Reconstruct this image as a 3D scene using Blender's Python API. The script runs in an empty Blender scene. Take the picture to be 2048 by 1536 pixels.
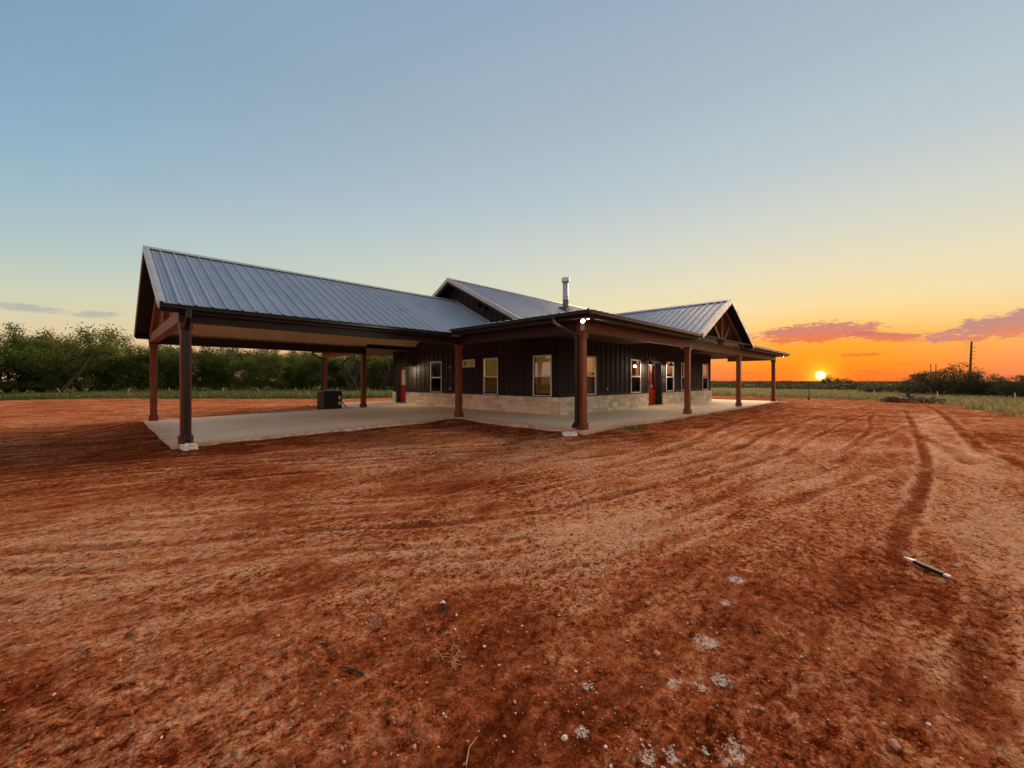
import bpy, bmesh, math, random
import numpy as np
from mathutils import Vector, Matrix

random.seed(7)
rng = np.random.default_rng(7)
scene = bpy.context.scene
col = scene.collection
R = math.radians

# ------------------------------------------------------------------ camera
# x runs along the front porch, y along the side wall, z = 0 is the house floor slab
cam_d = bpy.data.cameras.new('camera')
cam = bpy.data.objects.new('camera', cam_d)
col.objects.link(cam)
cam.location = (0, 0, 1.32)
cam.rotation_euler = (R(90), 0, R(44.49 - 90))
cam_d.sensor_fit = 'HORIZONTAL'
cam_d.sensor_width = 36
cam_d.lens = 36 * 813.3 / 2048
cam_d.shift_y = -0.0033
cam_d.clip_start = 0.05
cam_d.clip_end = 12000
scene.camera = cam

# ------------------------------------------------------------------ exposure
scene.view_settings.view_transform = 'Standard'
scene.view_settings.look = 'None'
scene.view_settings.exposure = 0.5
scene.view_settings.gamma = 1.0
scene.view_settings.use_curve_mapping = False
scene.cycles.use_denoising = True
scene.cycles.max_bounces = 8
scene.cycles.transparent_max_bounces = 12
scene.cycles.caustics_reflective = False
scene.cycles.caustics_refractive = False
scene.cycles.sample_clamp_indirect = 6

SUN_AZ, SUN_EL = R(7.3), R(0.58)


def lin(r, g, b):
    def f(c):
        c /= 255.0
        return c / 12.92 if c <= 0.04045 else ((c + 0.055) / 1.055) ** 2.4
    return (f(r), f(g), f(b), 1.0)


# ------------------------------------------------------------------ node helper
class NT:
    def __init__(self, tree):
        self.t = tree
        self.n = tree.nodes
        self.l = tree.links

    def node(self, typ, **kw):
        nd = self.n.new(typ)
        for k, v in kw.items():
            setattr(nd, k, v)
        return nd

    def put(self, sock, v):
        if isinstance(v, bpy.types.NodeSocket):
            self.l.new(v, sock)
        elif v is not None:
            if hasattr(sock, 'default_value') and hasattr(sock.default_value, '__len__') and not hasattr(v, '__len__'):
                v = (v,) * len(sock.default_value)
            sock.default_value = v

    def math(self, op, a, b=None, c=None, clamp=False):
        nd = self.node('ShaderNodeMath', operation=op, use_clamp=clamp)
        self.put(nd.inputs[0], a)
        self.put(nd.inputs[1], b)
        self.put(nd.inputs[2], c)
        return nd.outputs[0]

    def vmath(self, op, a, b=None):
        nd = self.node('ShaderNodeVectorMath', operation=op)
        self.put(nd.inputs[0], a)
        self.put(nd.inputs[1], b)
        return nd.outputs[1] if op in ('DOT_PRODUCT', 'LENGTH', 'DISTANCE') else nd.outputs[0]

    def mapr(self, v, a, b, c=0.0, d=1.0, smooth=False):
        nd = self.node('ShaderNodeMapRange', interpolation_type='SMOOTHSTEP' if smooth else 'LINEAR')
        self.put(nd.inputs[0], v)
        for i, q in enumerate((a, b, c, d)):
            self.put(nd.inputs[i + 1], q)
        return nd.outputs[0]

    def mix(self, f, a, b, blend='MIX'):
        nd = self.node('ShaderNodeMix', data_type='RGBA', blend_type=blend)
        self.put(nd.inputs[0], f)
        self.put(nd.inputs[6], a)
        self.put(nd.inputs[7], b)
        return nd.outputs[2]

    def ramp(self, f, stops, interp='LINEAR'):
        nd = self.node('ShaderNodeValToRGB')
        cr = nd.color_ramp
        cr.interpolation = interp
        while len(cr.elements) < len(stops):
            cr.elements.new(0.5)
        for e, (p, c) in zip(cr.elements, stops):
            e.position = p
            e.color = c if len(c) == 4 else (*c, 1)
        self.put(nd.inputs[0], f)
        return nd.outputs[0]

    def noise(self, vec, scale, detail=4, rough=0.55, dist=0.0, out=0):
        nd = self.node('ShaderNodeTexNoise')
        self.put(nd.inputs['Vector'], vec)
        self.put(nd.inputs['Scale'], scale)
        self.put(nd.inputs['Detail'], detail)
        self.put(nd.inputs['Roughness'], rough)
        self.put(nd.inputs['Distortion'], dist)
        return nd.outputs[out]

    def comb(self, x, y, z):
        nd = self.node('ShaderNodeCombineXYZ')
        for i, v in enumerate((x, y, z)):
            self.put(nd.inputs[i], v)
        return nd.outputs[0]

    def mapping(self, vec, scale=(1, 1, 1), loc=(0, 0, 0), rot=(0, 0, 0)):
        nd = self.node('ShaderNodeMapping')
        self.put(nd.inputs[0], vec)
        nd.inputs[1].default_value = loc
        nd.inputs[2].default_value = rot
        nd.inputs[3].default_value = scale
        return nd.outputs[0]

    def attr(self, name):
        nd = self.node('ShaderNodeAttribute', attribute_name=name)
        return nd.outputs['Fac']


# ------------------------------------------------------------------ world: dusk sky
world = bpy.data.worlds.new('World')
scene.world = world
world.use_nodes = True
W = NT(world.node_tree)
W.n.clear()
wout = W.node('ShaderNodeOutputWorld')
wbg = W.node('ShaderNodeBackground')
W.l.new(wbg.outputs[0], wout.inputs[0])
d = W.vmath('NORMALIZE', W.node('ShaderNodeTexCoord').outputs['Generated'])
sep = W.node('ShaderNodeSeparateXYZ')
W.l.new(d, sep.inputs[0])
dx, dy, dz = sep.outputs
elev = W.math('MULTIPLY', W.math('ARCSINE', dz), 57.29578)           # degrees
az = W.math('MULTIPLY', W.math('ARCTAN2', dy, dx), 57.29578)
hl = W.math('SQRT', W.math('ADD', W.math('MULTIPLY', dx, dx), W.math('MULTIPLY', dy, dy)))
cosaz = W.math('DIVIDE', W.math('ADD', W.math('MULTIPLY', dx, math.cos(SUN_AZ)), W.math('MULTIPLY', dy, math.sin(SUN_AZ))),
               W.math('MAXIMUM', hl, 1e-4))
wsun = W.mapr(cosaz, -0.12, 1.0, 0, 1, smooth=False)
wsun = W.math('POWER', W.math('MAXIMUM', wsun, 0.0), 0.85)
ef = W.math('DIVIDE', elev, 90.0, clamp=True)


def estops(lst):
    return [(e / 90.0, lin(*c)) for e, c in lst]


r_sun = W.ramp(ef, estops([(0, (246, 112, 52)), (1.2, (253, 128, 36)), (2.6, (255, 152, 40)), (4.0, (255, 166, 56)), (6.2, (251, 210, 128)),
                           (8.5, (244, 224, 170)), (12, (232, 224, 190)), (17, (214, 217, 204)), (24, (190, 203, 208)),
                           (33, (172, 188, 200)), (42, (156, 176, 196)), (60, (144, 167, 190)), (90, (140, 164, 188))]))
r_peach = W.ramp(ef, estops([(0, (240, 128, 88)), (1.2, (248, 142, 84)), (2.6, (251, 160, 88)), (4.0, (252, 178, 98)), (6.2, (250, 212, 142)),
                             (8.5, (243, 224, 174)), (12, (232, 224, 190)), (17, (214, 217, 204)), (24, (190, 203, 208)),
                             (33, (172, 188, 200)), (42, (156, 176, 196)), (60, (144, 167, 190)), (90, (140, 164, 188))]))
r_sun = W.mix(W.mapr(W.math('ABSOLUTE', W.math('SUBTRACT', az, 7.3)), 3.0, 17.0, 0, 1, True), r_sun, r_peach)
r_anti = W.ramp(ef, estops([(0, (226, 190, 160)), (3, (228, 206, 170)), (5.5, (216, 212, 180)), (7.5, (202, 209, 186)), (9.7, (186, 204, 196)),
                            (13, (160, 192, 202)), (20.5, (132, 172, 200)), (28, (116, 158, 188)), (33, (110, 152, 182)),
                            (45, (112, 152, 184)), (60, (122, 156, 186)), (75, (132, 160, 187)), (90, (140, 164, 188))]))
# opposite the sun: the broad rosy afterglow
r_back = W.ramp(ef, estops([(0, (232, 186, 168)), (6, (246, 206, 186)), (14, (244, 210, 196)), (24, (228, 204, 200)), (36, (200, 192, 200)),
                            (52, (168, 176, 194)), (70, (150, 169, 190)), (90, (140, 164, 188))]))
r_anti = W.mix(W.mapr(cosaz, -0.05, -0.75, 0, 1, True), r_anti, r_back)
skyc = W.mix(wsun, r_anti, r_sun)
# a physically based dusk sky carries the overall colour drift round the dome
nish = W.node('ShaderNodeTexSky', sky_type='NISHITA')
nish.sun_disc = False
nish.sun_elevation = R(1.5)
nish.sun_rotation = R(90) - SUN_AZ
nish.dust_density = 2.0
nsc = W.mix(1.0, nish.outputs[0], (0.10, 0.10, 0.10, 1), 'MULTIPLY')
skyc = W.mix(0.06, skyc, nsc)
# glow around the sun
sd = (math.cos(SUN_EL) * math.cos(SUN_AZ), math.cos(SUN_EL) * math.sin(SUN_AZ), math.sin(SUN_EL))
gam = W.math('MULTIPLY', W.math('ARCCOSINE', W.math('MINIMUM', W.vmath('DOT_PRODUCT', d, sd), 0.999999)), 57.29578)
glow = W.math('POWER', 2.718, W.math('DIVIDE', gam, -4.5))
skyc = W.mix(W.math('MULTIPLY', glow, 0.55), skyc, lin(255, 150, 20))

# clouds: elongated banks at their own azimuth / elevation, broken up by noise
cvec = W.comb(W.math('MULTIPLY', az, 0.55), W.math('MULTIPLY', elev, 1.7), 3.1)
cn = W.noise(cvec, 0.8, 6, 0.62)
cn2 = W.noise(cvec, 2.6, 4, 0.6)
cnm = W.math('ADD', W.math('MULTIPLY', W.math('SUBTRACT', cn, 0.5), 2.6), W.math('MULTIPLY', W.math('SUBTRACT', cn2, 0.5), 2.0))


def cloud(u0, v0, a, b, tilt, soft, dens, k=1.0):
    uu = W.math('SUBTRACT', az, u0)
    vv = W.math('SUBTRACT', W.math('SUBTRACT', elev, v0), W.math('MULTIPLY', uu, tilt))
    q = W.math('ADD', W.math('POWER', W.math('ABSOLUTE', W.math('DIVIDE', uu, a)), 2.0), W.math('POWER', W.math('ABSOLUTE', W.math('DIVIDE', vv, b)), 2.0))
    m = W.math('ADD', W.math('SUBTRACT', 1.0, q), W.math('MULTIPLY', cnm, k))
    m = W.mapr(m, 0.0, soft, 0, dens, smooth=True)
    return m, W.math('DIVIDE', vv, b)


for (u0, v0, a, b, tilt, soft, dens, k, top, bot) in [
    (8.0, 5.35, 6.9, 1.2, 0.0, 0.6, 0.94, 0.95, (206, 128, 118), (238, 122, 72)),
    (2.2, 4.6, 3.9, 0.62, 0.14, 0.7, 0.9, 0.8, (205, 122, 108), (240, 124, 76)),
    (-6.9, 5.15, 6.9, 1.3, -0.19, 0.6, 0.94, 1.05, (190, 138, 132), (226, 134, 98)),
    (3.9, 2.75, 2.3, 0.24, 0.0, 0.8, 0.7, 0.9, (226, 112, 64), (236, 116, 50)),
    (-12, 9.3, 3.5, 0.8, -0.1, 0.9, 0.6, 1.2, (214, 170, 150), (232, 160, 120)),
    (-27, 7.5, 9.0, 2.2, 0.02, 0.9, 0.8, 1.0, (214, 150, 142), (236, 150, 112)),
    (-44, 10.5, 8.0, 1.9, 0.05, 0.9, 0.7, 1.0, (214, 156, 150), (232, 158, 128)),
    (94.6, 6.55, 3.6, 0.42, 0.05, 1.0, 0.62, 0.8, (160, 165, 172), (178, 172, 160)),
    (89.9, 6.5, 2.3, 0.42, -0.12, 0.9, 0.7, 0.8, (172, 170, 174), (190, 180, 162)),
]:
    m, vv = cloud(u0, v0, a, b, tilt, soft, dens, k)
    cc = W.mix(W.mapr(W.math('ADD', vv, W.math('MULTIPLY', W.math('SUBTRACT', cn2, 0.5), 2.4)), -0.8, 0.5, 0, 1, True), lin(*bot), lin(*top))
    skyc = W.mix(m, skyc, cc)
# thin streaks just over the horizon on the sunset side
sv = W.comb(W.math('MULTIPLY', az, 0.16), W.math('MULTIPLY', elev, 3.2), 9.0)
sn = W.mapr(W.noise(sv, 1.0, 4, 0.55), 0.52, 0.72, 0, 1, True)
sm = W.math('MULTIPLY', W.math('MULTIPLY', sn, W.mapr(elev, 2.6, 0.6, 0, 1, True)), W.math('MULTIPLY', W.mapr(wsun, 0.75, 1.0), 0.45))
skyc = W.mix(sm, skyc, lin(222, 92, 52))
# the sun itself, half sunk in the horizon haze
core = W.mapr(gam, 0.55, 0.0, 0, 1, True)
halo = W.math('POWER', 2.718, W.math('DIVIDE', gam, -0.62))
skyc = W.mix(W.math('MULTIPLY', halo, 1.25, clamp=True), skyc, (2.4, 1.05, 0.06, 1))
skyc = W.mix(core, skyc, (9.0, 7.0, 3.6, 1))
# below the horizon: the earth's own red-brown
skyc = W.mix(W.mapr(elev, -0.3, -3.0, 0, 1, True), skyc, (0.16, 0.07, 0.04, 1))
W.l.new(skyc, wbg.inputs[0])
wbg.inputs[1].default_value = 0.735

# ------------------------------------------------------------------ sun lamp (wider and higher than the visible sun, to warm and brighten the ground)
sl = bpy.data.lights.new('sun', 'SUN')
sl.energy = 4.2
sl.angle = R(46)
sl.color = (1.0, 0.66, 0.42)
so = bpy.data.objects.new('sun', sl)
col.objects.link(so)
so.rotation_euler = Vector((-sd[0], -sd[1], -math.tan(R(20)))).to_track_quat('-Z', 'Y').to_euler()


# ------------------------------------------------------------------ materials
MATS = {}


def material(name, rough=0.7, metal=0.0, spec=0.3):
    m = bpy.data.materials.new(name)
    m.use_nodes = True
    t = NT(m.node_tree)
    b = t.n['Principled BSDF']
    b.inputs['Roughness'].default_value = rough
    b.inputs['Metallic'].default_value = metal
    b.inputs['Specular IOR Level'].default_value = spec
    MATS[name] = m
    return m, t, b


def bump(t, b, h, strength=0.3, dist=0.01):
    nd = t.node('ShaderNodeBump')
    nd.inputs['Strength'].default_value = strength
    nd.inputs['Distance'].default_value = dist
    t.put(nd.inputs['Height'], h)
    t.l.new(nd.outputs[0], b.inputs['Normal'])
    return nd


def pos(t):
    return t.node('ShaderNodeNewGeometry').outputs['Position']


def objco(t):
    return t.node('ShaderNodeTexCoord').outputs['Object']


def orand(t):
    return t.node('ShaderNodeObjectInfo').outputs['Random']


def simple(name, c1, c2, scale, rough=0.7, metal=0.0, spec=0.3, bs=0.15, bd=0.005, detail=5, vscale=(1, 1, 1), rvar=0.0):
    m, t, b = material(name, rough, metal, spec)
    v = t.mapping(pos(t), vscale)
    n = t.noise(v, scale, detail, 0.6)
    c = t.mix(t.mapr(n, 0.3, 0.7, 0, 1, True), (*c1, 1), (*c2, 1))
    if rvar:
        hs = t.node('ShaderNodeHueSaturation')
        t.put(hs.inputs['Value'], t.mapr(orand(t), 0, 1, 1 - rvar, 1 + rvar))
        t.put(hs.inputs['Color'], c)
        c = hs.outputs[0]
    t.put(b.inputs['Base Color'], c)
    t.put(b.inputs['Roughness'], t.mapr(n, 0.3, 0.7, max(rough - 0.08, 0.05), min(rough + 0.08, 1)))
    bump(t, b, n, bs, bd)
    return m


def wood(name, c1, c2, c3, rough=0.6, axis='Z', spec=0.3):
    m, t, b = material(name, rough, 0, spec)
    sc = {'Z': (9, 9, 0.55), 'X': (0.55, 9, 9), 'Y': (9, 0.55, 9)}[axis]
    p = pos(t)
    n1 = t.noise(t.mapping(p, sc), 3.0, 6, 0.62, 0.6)
    n2 = t.noise(p, 1.6, 3, 0.5)
    knots = t.node('ShaderNodeTexVoronoi')
    t.put(knots.inputs['Vector'], t.mapping(p, {'Z': (3, 3, 1.1), 'X': (1.1, 3, 3), 'Y': (3, 1.1, 3)}[axis]))
    kn = t.mapr(knots.outputs['Distance'], 0.06, 0.16, 1, 0, True)
    c = t.mix(t.mapr(n1, 0.32, 0.68, 0, 1, True), (*c1, 1), (*c2, 1))
    c = t.mix(t.mapr(n2, 0.4, 0.75, 0, 0.6, True), c, (*c3, 1))
    c = t.mix(t.math('MULTIPLY', kn, 0.7), c, (c1[0] * 0.35, c1[1] * 0.3, c1[2] * 0.3, 1))
    t.put(b.inputs['Base Color'], c)
    bump(t, b, n1, 0.25, 0.006)
    return m


wood('cedar_post', (0.115, 0.022, 0.007), (0.235, 0.060, 0.017), (0.165, 0.032, 0.009), 0.5)
wood('cedar_beam_x', (0.10, 0.042, 0.022), (0.19, 0.088, 0.046), (0.14, 0.062, 0.032), 0.6, 'X')  # floodlit front beams: that light is put into a lighter brown
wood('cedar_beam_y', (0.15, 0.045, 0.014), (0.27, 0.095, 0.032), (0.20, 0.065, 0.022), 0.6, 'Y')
wood('dead_wood', (0.045, 0.03, 0.026), (0.12, 0.085, 0.075), (0.07, 0.05, 0.045), 0.85, 'X')
wood('pole_wood', (0.09, 0.035, 0.02), (0.16, 0.07, 0.04), (0.12, 0.05, 0.03), 0.8)
simple('siding', (0.026, 0.020, 0.019), (0.038, 0.030, 0.028), 3, 0.72, 0, 0.2, 0.1, 0.003, 6, (6, 6, 0.7))
simple('siding_trim', (0.020, 0.016, 0.016), (0.030, 0.024, 0.023), 3, 0.68, 0, 0.2, 0.1, 0.003)
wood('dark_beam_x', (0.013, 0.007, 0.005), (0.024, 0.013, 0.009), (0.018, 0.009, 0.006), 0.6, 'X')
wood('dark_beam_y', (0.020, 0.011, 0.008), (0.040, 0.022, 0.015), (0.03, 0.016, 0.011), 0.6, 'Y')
simple('dark_soffit', (0.010, 0.008, 0.0075), (0.016, 0.013, 0.012), 4, 0.6)
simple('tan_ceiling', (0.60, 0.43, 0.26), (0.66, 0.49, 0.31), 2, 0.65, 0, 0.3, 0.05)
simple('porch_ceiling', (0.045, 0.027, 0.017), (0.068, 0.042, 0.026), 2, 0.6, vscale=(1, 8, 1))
simple('gutter_black', (0.006, 0.006, 0.0065), (0.010, 0.010, 0.011), 4, 0.38, 0.0, 0.4, 0.05)
simple('trim_grey', (0.36, 0.37, 0.36), (0.44, 0.44, 0.42), 3, 0.42, 0.35, 0.5, 0.04)
simple('window_white', (0.74, 0.72, 0.70), (0.82, 0.80, 0.78), 5, 0.45, 0, 0.4, 0.03)
simple('door_red', (0.27, 0.012, 0.010), (0.34, 0.020, 0.014), 5, 0.4, 0, 0.45, 0.05)
simple('door_frame', (0.020, 0.017, 0.017), (0.03, 0.025, 0.025), 5, 0.5)
simple('interior', (0.50, 0.40, 0.22), (0.56, 0.45, 0.27), 1.5, 0.9)
simple('galvanised', (0.50, 0.50, 0.47), (0.66, 0.66, 0.62), 6, 0.42, 0.55, 0.5, 0.06)
simple('lead_boot', (0.05, 0.055, 0.06), (0.09, 0.095, 0.10), 6, 0.6)
simple('unit_black', (0.012, 0.012, 0.012), (0.022, 0.021, 0.020), 5, 0.4, 0.2, 0.4)
simple('unit_grille', (0.022, 0.022, 0.021), (0.03, 0.03, 0.028), 5, 0.45, 0.2, 0.4)
simple('label_white', (0.7, 0.7, 0.68), (0.76, 0.76, 0.74), 9, 0.6)
simple('steel_dark', (0.05, 0.03, 0.022), (0.10, 0.05, 0.03), 12, 0.7, 0.4)
simple('stake_wood', (0.62, 0.48, 0.32), (0.74, 0.60, 0.44), 14, 0.8)
simple('flag_orange', (0.80, 0.22, 0.10), (0.86, 0.30, 0.16), 9, 0.6)
simple('stake_dark', (0.014, 0.009, 0.007), (0.03, 0.016, 0.010), 30, 0.7)
simple('white_paint', (0.72, 0.68, 0.64), (0.80, 0.77, 0.73), 40, 0.6)
simple('bark', (0.030, 0.022, 0.018), (0.075, 0.055, 0.045), 9, 0.9, 0, 0.2, 0.5, 0.02)
simple('twig_dark', (0.03, 0.016, 0.014), (0.07, 0.035, 0.03), 30, 0.85)
simple('straw', (0.42, 0.22, 0.11), (0.54, 0.31, 0.17), 30, 0.8)

# ribbed metal roof
m, t, b = material('roof_metal', 0.42, 0.55, 0.5)
n = t.noise(pos(t), 1.3, 5, 0.6)
n2 = t.noise(pos(t), 14, 3, 0.5)
c = t.mix(t.mapr(n, 0.3, 0.7, 0, 1, True), (0.265, 0.305, 0.36, 1), (0.305, 0.345, 0.40, 1))
hs = t.node('ShaderNodeHueSaturation')
t.put(hs.inputs['Value'], t.mapr(orand(t), 0, 1, 0.93, 1.06))
t.put(hs.inputs['Color'], c)
t.put(b.inputs['Base Color'], hs.outputs[0])
t.put(b.inputs['Roughness'], t.mapr(n2, 0.3, 0.7, 0.36, 0.5))
bump(t, b, n, 0.02, 0.02)

# limestone
m, t, b = material('limestone', 0.85, 0, 0.25)
p = pos(t)
n = t.noise(p, 5, 7, 0.65)
n2 = t.noise(p, 21, 5, 0.6)
c = t.mix(t.mapr(n, 0.3, 0.7, 0, 1, True), (0.80, 0.65, 0.45, 1), (0.90, 0.79, 0.61, 1))
c = t.mix(t.mapr(n2, 0.60, 0.74, 0, 0.75, True), c, (0.42, 0.32, 0.20, 1))
hs = t.node('ShaderNodeHueSaturation')
t.put(hs.inputs['Value'], t.mapr(orand(t), 0, 1, 0.72, 1.04))
t.put(hs.inputs['Saturation'], t.mapr(orand(t), 0, 1, 1.15, 0.85))
t.put(hs.inputs['Color'], c)
t.put(b.inputs['Base Color'], hs.outputs[0])
bump(t, b, t.math('ADD', n, t.math('MULTIPLY', n2, 0.4)), 0.7, 0.03)
simple('mortar', (0.42, 0.34, 0.24), (0.50, 0.41, 0.30), 20, 0.95, 0, 0.2, 0.4, 0.01)

# concrete slab: cream, red dust blown in from the edges
m, t, b = material('concrete', 0.75, 0, 0.3)
p = pos(t)
n = t.noise(p, 0.9, 6, 0.6)
n2 = t.noise(p, 6, 5, 0.6)
n3 = t.noise(t.mapping(p, (0.35, 2.2, 1)), 1.3, 4, 0.6)
c = t.mix(t.mapr(n, 0.3, 0.7, 0, 1, True), (0.80, 0.61, 0.41, 1), (0.87, 0.70, 0.50, 1))
c = t.mix(t.mapr(n2, 0.45, 0.75, 0, 0.35, True), c, (0.48, 0.36, 0.23, 1))
c = t.mix(t.mapr(n3, 0.55, 0.75, 0, 0.5, True), c, (0.46, 0.27, 0.16, 1))
dust = t.math('MULTIPLY', t.attr('dust'), t.mapr(n2, 0.25, 0.65, 0.3, 1.0, True))
c = t.mix(dust, c, (0.42, 0.16, 0.075, 1))
t.put(b.inputs['Base Color'], c)
bump(t, b, n2, 0.15, 0.006)

# window glass: clear pane that also mirrors
def glass(name, tint, dim):
    m = bpy.data.materials.new(name)
    m.use_nodes = True
    t = NT(m.node_tree)
    t.n.clear()
    out = t.node('ShaderNodeOutputMaterial')
    tr = t.node('ShaderNodeBsdfTransparent')
    tr.inputs[0].default_value = (*tint, 1)
    gl = t.node('ShaderNodeBsdfGlossy')
    gl.inputs['Roughness'].default_value = 0.015
    gl.inputs['Color'].default_value = (0.95, 0.95, 0.95, 1)
    lw = t.node('ShaderNodeLayerWeight')
    lw.inputs[0].default_value = 0.5
    fac = t.math('ADD', t.math('MULTIPLY', t.math('POWER', lw.outputs['Facing'], 3.0), 0.9), 0.10)
    wv = t.noise(pos(t), 1.1, 2, 0.5)
    bp = t.node('ShaderNodeBump')
    bp.inputs['Strength'].default_value = 0.05
    bp.inputs['Distance'].default_value = 0.05
    t.put(bp.inputs['Height'], wv)
    t.l.new(bp.outputs[0], gl.inputs['Normal'])
    mx = t.node('ShaderNodeMixShader')
    t.put(mx.inputs[0], t.math('MULTIPLY', fac, dim, clamp=True))
    t.l.new(tr.outputs[0], mx.inputs[1])
    t.l.new(gl.outputs[0], mx.inputs[2])
    t.l.new(mx.outputs[0], out.inputs[0])
    MATS[name] = m


glass('glass', (0.86, 0.86, 0.84), 1.1)
glass('glass_screened', (0.62, 0.60, 0.56), 0.15)
m, t, b = material('door_light', 0.5)
t.put(b.inputs['Base Color'], (0.62, 0.56, 0.42, 1))


def emitter(name, c, s):
    m = bpy.data.materials.new(name)
    m.use_nodes = True
    t = NT(m.node_tree)
    b = t.n['Principled BSDF']
    b.inputs['Emission Color'].default_value = (*c, 1)
    b.inputs['Emission Strength'].default_value = s
    MATS[name] = m


emitter('lamp_on', (1.0, 0.90, 0.70), 3.5)
emitter('flood_on', (1.0, 0.97, 0.84), 14.0)
emitter('bulb_on', (1.0, 0.86, 0.60), 9.0)


def leafmat(name, c1, c2, c3, trans=0.3):
    m, t, b = material(name, 0.65, 0, 0.25)
    p = pos(t)
    n = t.noise(p, 0.45, 4, 0.6)
    n2 = t.noise(p, 5.0, 3, 0.6)
    c = t.mix(t.mapr(n, 0.35, 0.65, 0, 1, True), (*c1, 1), (*c2, 1))
    c = t.mix(t.mapr(n2, 0.5, 0.75, 0, 0.8, True), c, (*c3, 1))
    hs = t.node('ShaderNodeHueSaturation')
    t.put(hs.inputs['Value'], t.mapr(orand(t), 0, 1, 0.75, 1.25))
    t.put(hs.inputs['Color'], c)
    t.put(b.inputs['Base Color'], hs.outputs[0])
    tl = t.node('ShaderNodeBsdfTranslucent')
    t.put(tl.inputs[0], hs.outputs[0])
    mx = t.node('ShaderNodeMixShader')
    mx.inputs[0].default_value = trans
    t.l.new(b.outputs[0], mx.inputs[1])
    t.l.new(tl.outputs[0], mx.inputs[2])
    t.l.new(mx.outputs[0], t.n['Material Output'].inputs[0])
    return m


leafmat('leaf', (0.075, 0.108, 0.015), (0.118, 0.150, 0.023), (0.15, 0.145, 0.036), 0.35)
leafmat('leaf_dark', (0.050, 0.050, 0.016), (0.080, 0.075, 0.024), (0.10, 0.075, 0.03))
leafmat('grass_green', (0.12, 0.17, 0.04), (0.19, 0.23, 0.065), (0.30, 0.26, 0.11))
leafmat('grass_straw', (0.30, 0.29, 0.11), (0.44, 0.37, 0.17), (0.22, 0.25, 0.085))

# ------------------------------------------------------------------ numpy noise
def vnoise(x, y, seed=0):
    ix = np.floor(x).astype(np.int64)
    iy = np.floor(y).astype(np.int64)
    fx = x - ix
    fy = y - iy
    fx = fx * fx * fx * (fx * (fx * 6 - 15) + 10)
    fy = fy * fy * fy * (fy * (fy * 6 - 15) + 10)

    def h(a, b):
        n = a * 374761393 + b * 668265263 + seed * 974634541
        n = (n ^ (n >> 13)) * 1274126177
        n = n ^ (n >> 16)
        return (n & 0xFFFFF) / float(0xFFFFF)
    v = (h(ix, iy) * (1 - fx) + h(ix + 1, iy) * fx) * (1 - fy) + (h(ix, iy + 1) * (1 - fx) + h(ix + 1, iy + 1) * fx) * fy
    return v * 2 - 1


def fbm(x, y, o=4, seed=0, g=0.5):
    s = np.zeros_like(x)
    a = 1.0
    tot = 0
    for i in range(o):
        s += a * vnoise(x * 2 ** i + 17.3 * i, y * 2 ** i - 9.1 * i, seed + i)
        tot += a
        a *= g
    return s / tot


def smooth(e0, e1, v):
    q = np.clip((v - e0) / (e1 - e0), 0, 1)
    return q * q * (3 - 2 * q)


def polydist(x, y, pts):
    best = np.full(x.shape, 1e9)
    for (ax, ay), (bx, by) in zip(pts[:-1], pts[1:]):
        vx, vy = bx - ax, by - ay
        q = np.clip(((x - ax) * vx + (y - ay) * vy) / (vx * vx + vy * vy), 0, 1)
        best = np.minimum(best, np.hypot(x - ax - q * vx, y - ay - q * vy))
    return best


def smoothline(pts, n=6):
    out = []
    P = [pts[0]] + list(pts) + [pts[-1]]
    for i in range(1, len(P) - 2):
        p0, p1, p2, p3 = (np.array(P[i + k], float) for k in (-1, 0, 1, 2))
        for j in range(n):
            q = j / n
            out.append(tuple(0.5 * ((2 * p1) + (-p0 + p2) * q + (2 * p0 - 5 * p1 + 4 * p2 - p3) * q * q + (-p0 + 3 * p1 - 3 * p2 + p3) * q ** 3)))
    out.append(tuple(pts[-1]))
    return out


# slab rectangles and their surface
CAR = (1.15, 9.25, 11.90, 20.30)      # carport x0 x1 y0 y1
POR = (9.25, 31.95, 6.30, 25.35)      # house + porches
HX0, HX1, HY0, HY1 = 12.31, 28.77, 9.56, 22.10


def zslab(x, y):
    ox = np.maximum(np.maximum(HX0 - x, x - HX1), 0)
    oy = np.maximum(np.maximum(HY0 - y, y - HY1), 0)
    zz = -0.017 * np.minimum(np.maximum(ox, oy), 3.06)
    return zz - 0.0135 * np.maximum(9.25 - x, 0)


def slabdist(x, y):
    def rd(r):
        return np.hypot(np.maximum(np.maximum(r[0] - x, x - r[1]), 0), np.maximum(np.maximum(r[2] - y, y - r[3]), 0))
    return np.minimum(rd(CAR), rd(POR))


# edge of the graded dirt pad (beyond it grows grass)
PAD = smoothline([(-60, 62), (-30, 56), (-6, 52), (3.5, 46), (12, 37), (18, 33), (34, 32), (44, 22), (45.5, 14), (44.0, 8.7), (43.5, 5), (41.5, 1.8),
                  (37.5, -1.2), (33, -2.8), (27.5, -3.5), (22, -4.9), (16, -7.5), (8, -13), (-4, -26), (-30, -40), (-80, -50)], 5)
PADN = np.array(PAD)


def outside_pad(x, y):
    """signed distance to the pad's edge, positive on the grass side"""
    dd = polydist(x, y, PAD)
    inside = np.zeros(x.shape, bool)
    px_ = np.append(PADN[:, 0], -400)
    py_ = np.append(PADN[:, 1], 5)
    j = len(px_) - 1
    for i in range(len(px_)):
        c = ((py_[i] > y) != (py_[j] > y)) & (x < (px_[j] - px_[i]) * (y - py_[i]) / (py_[j] - py_[i] + 1e-12) + px_[i])
        inside ^= c
        j = i
    return np.where(inside, -dd, dd)


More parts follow.
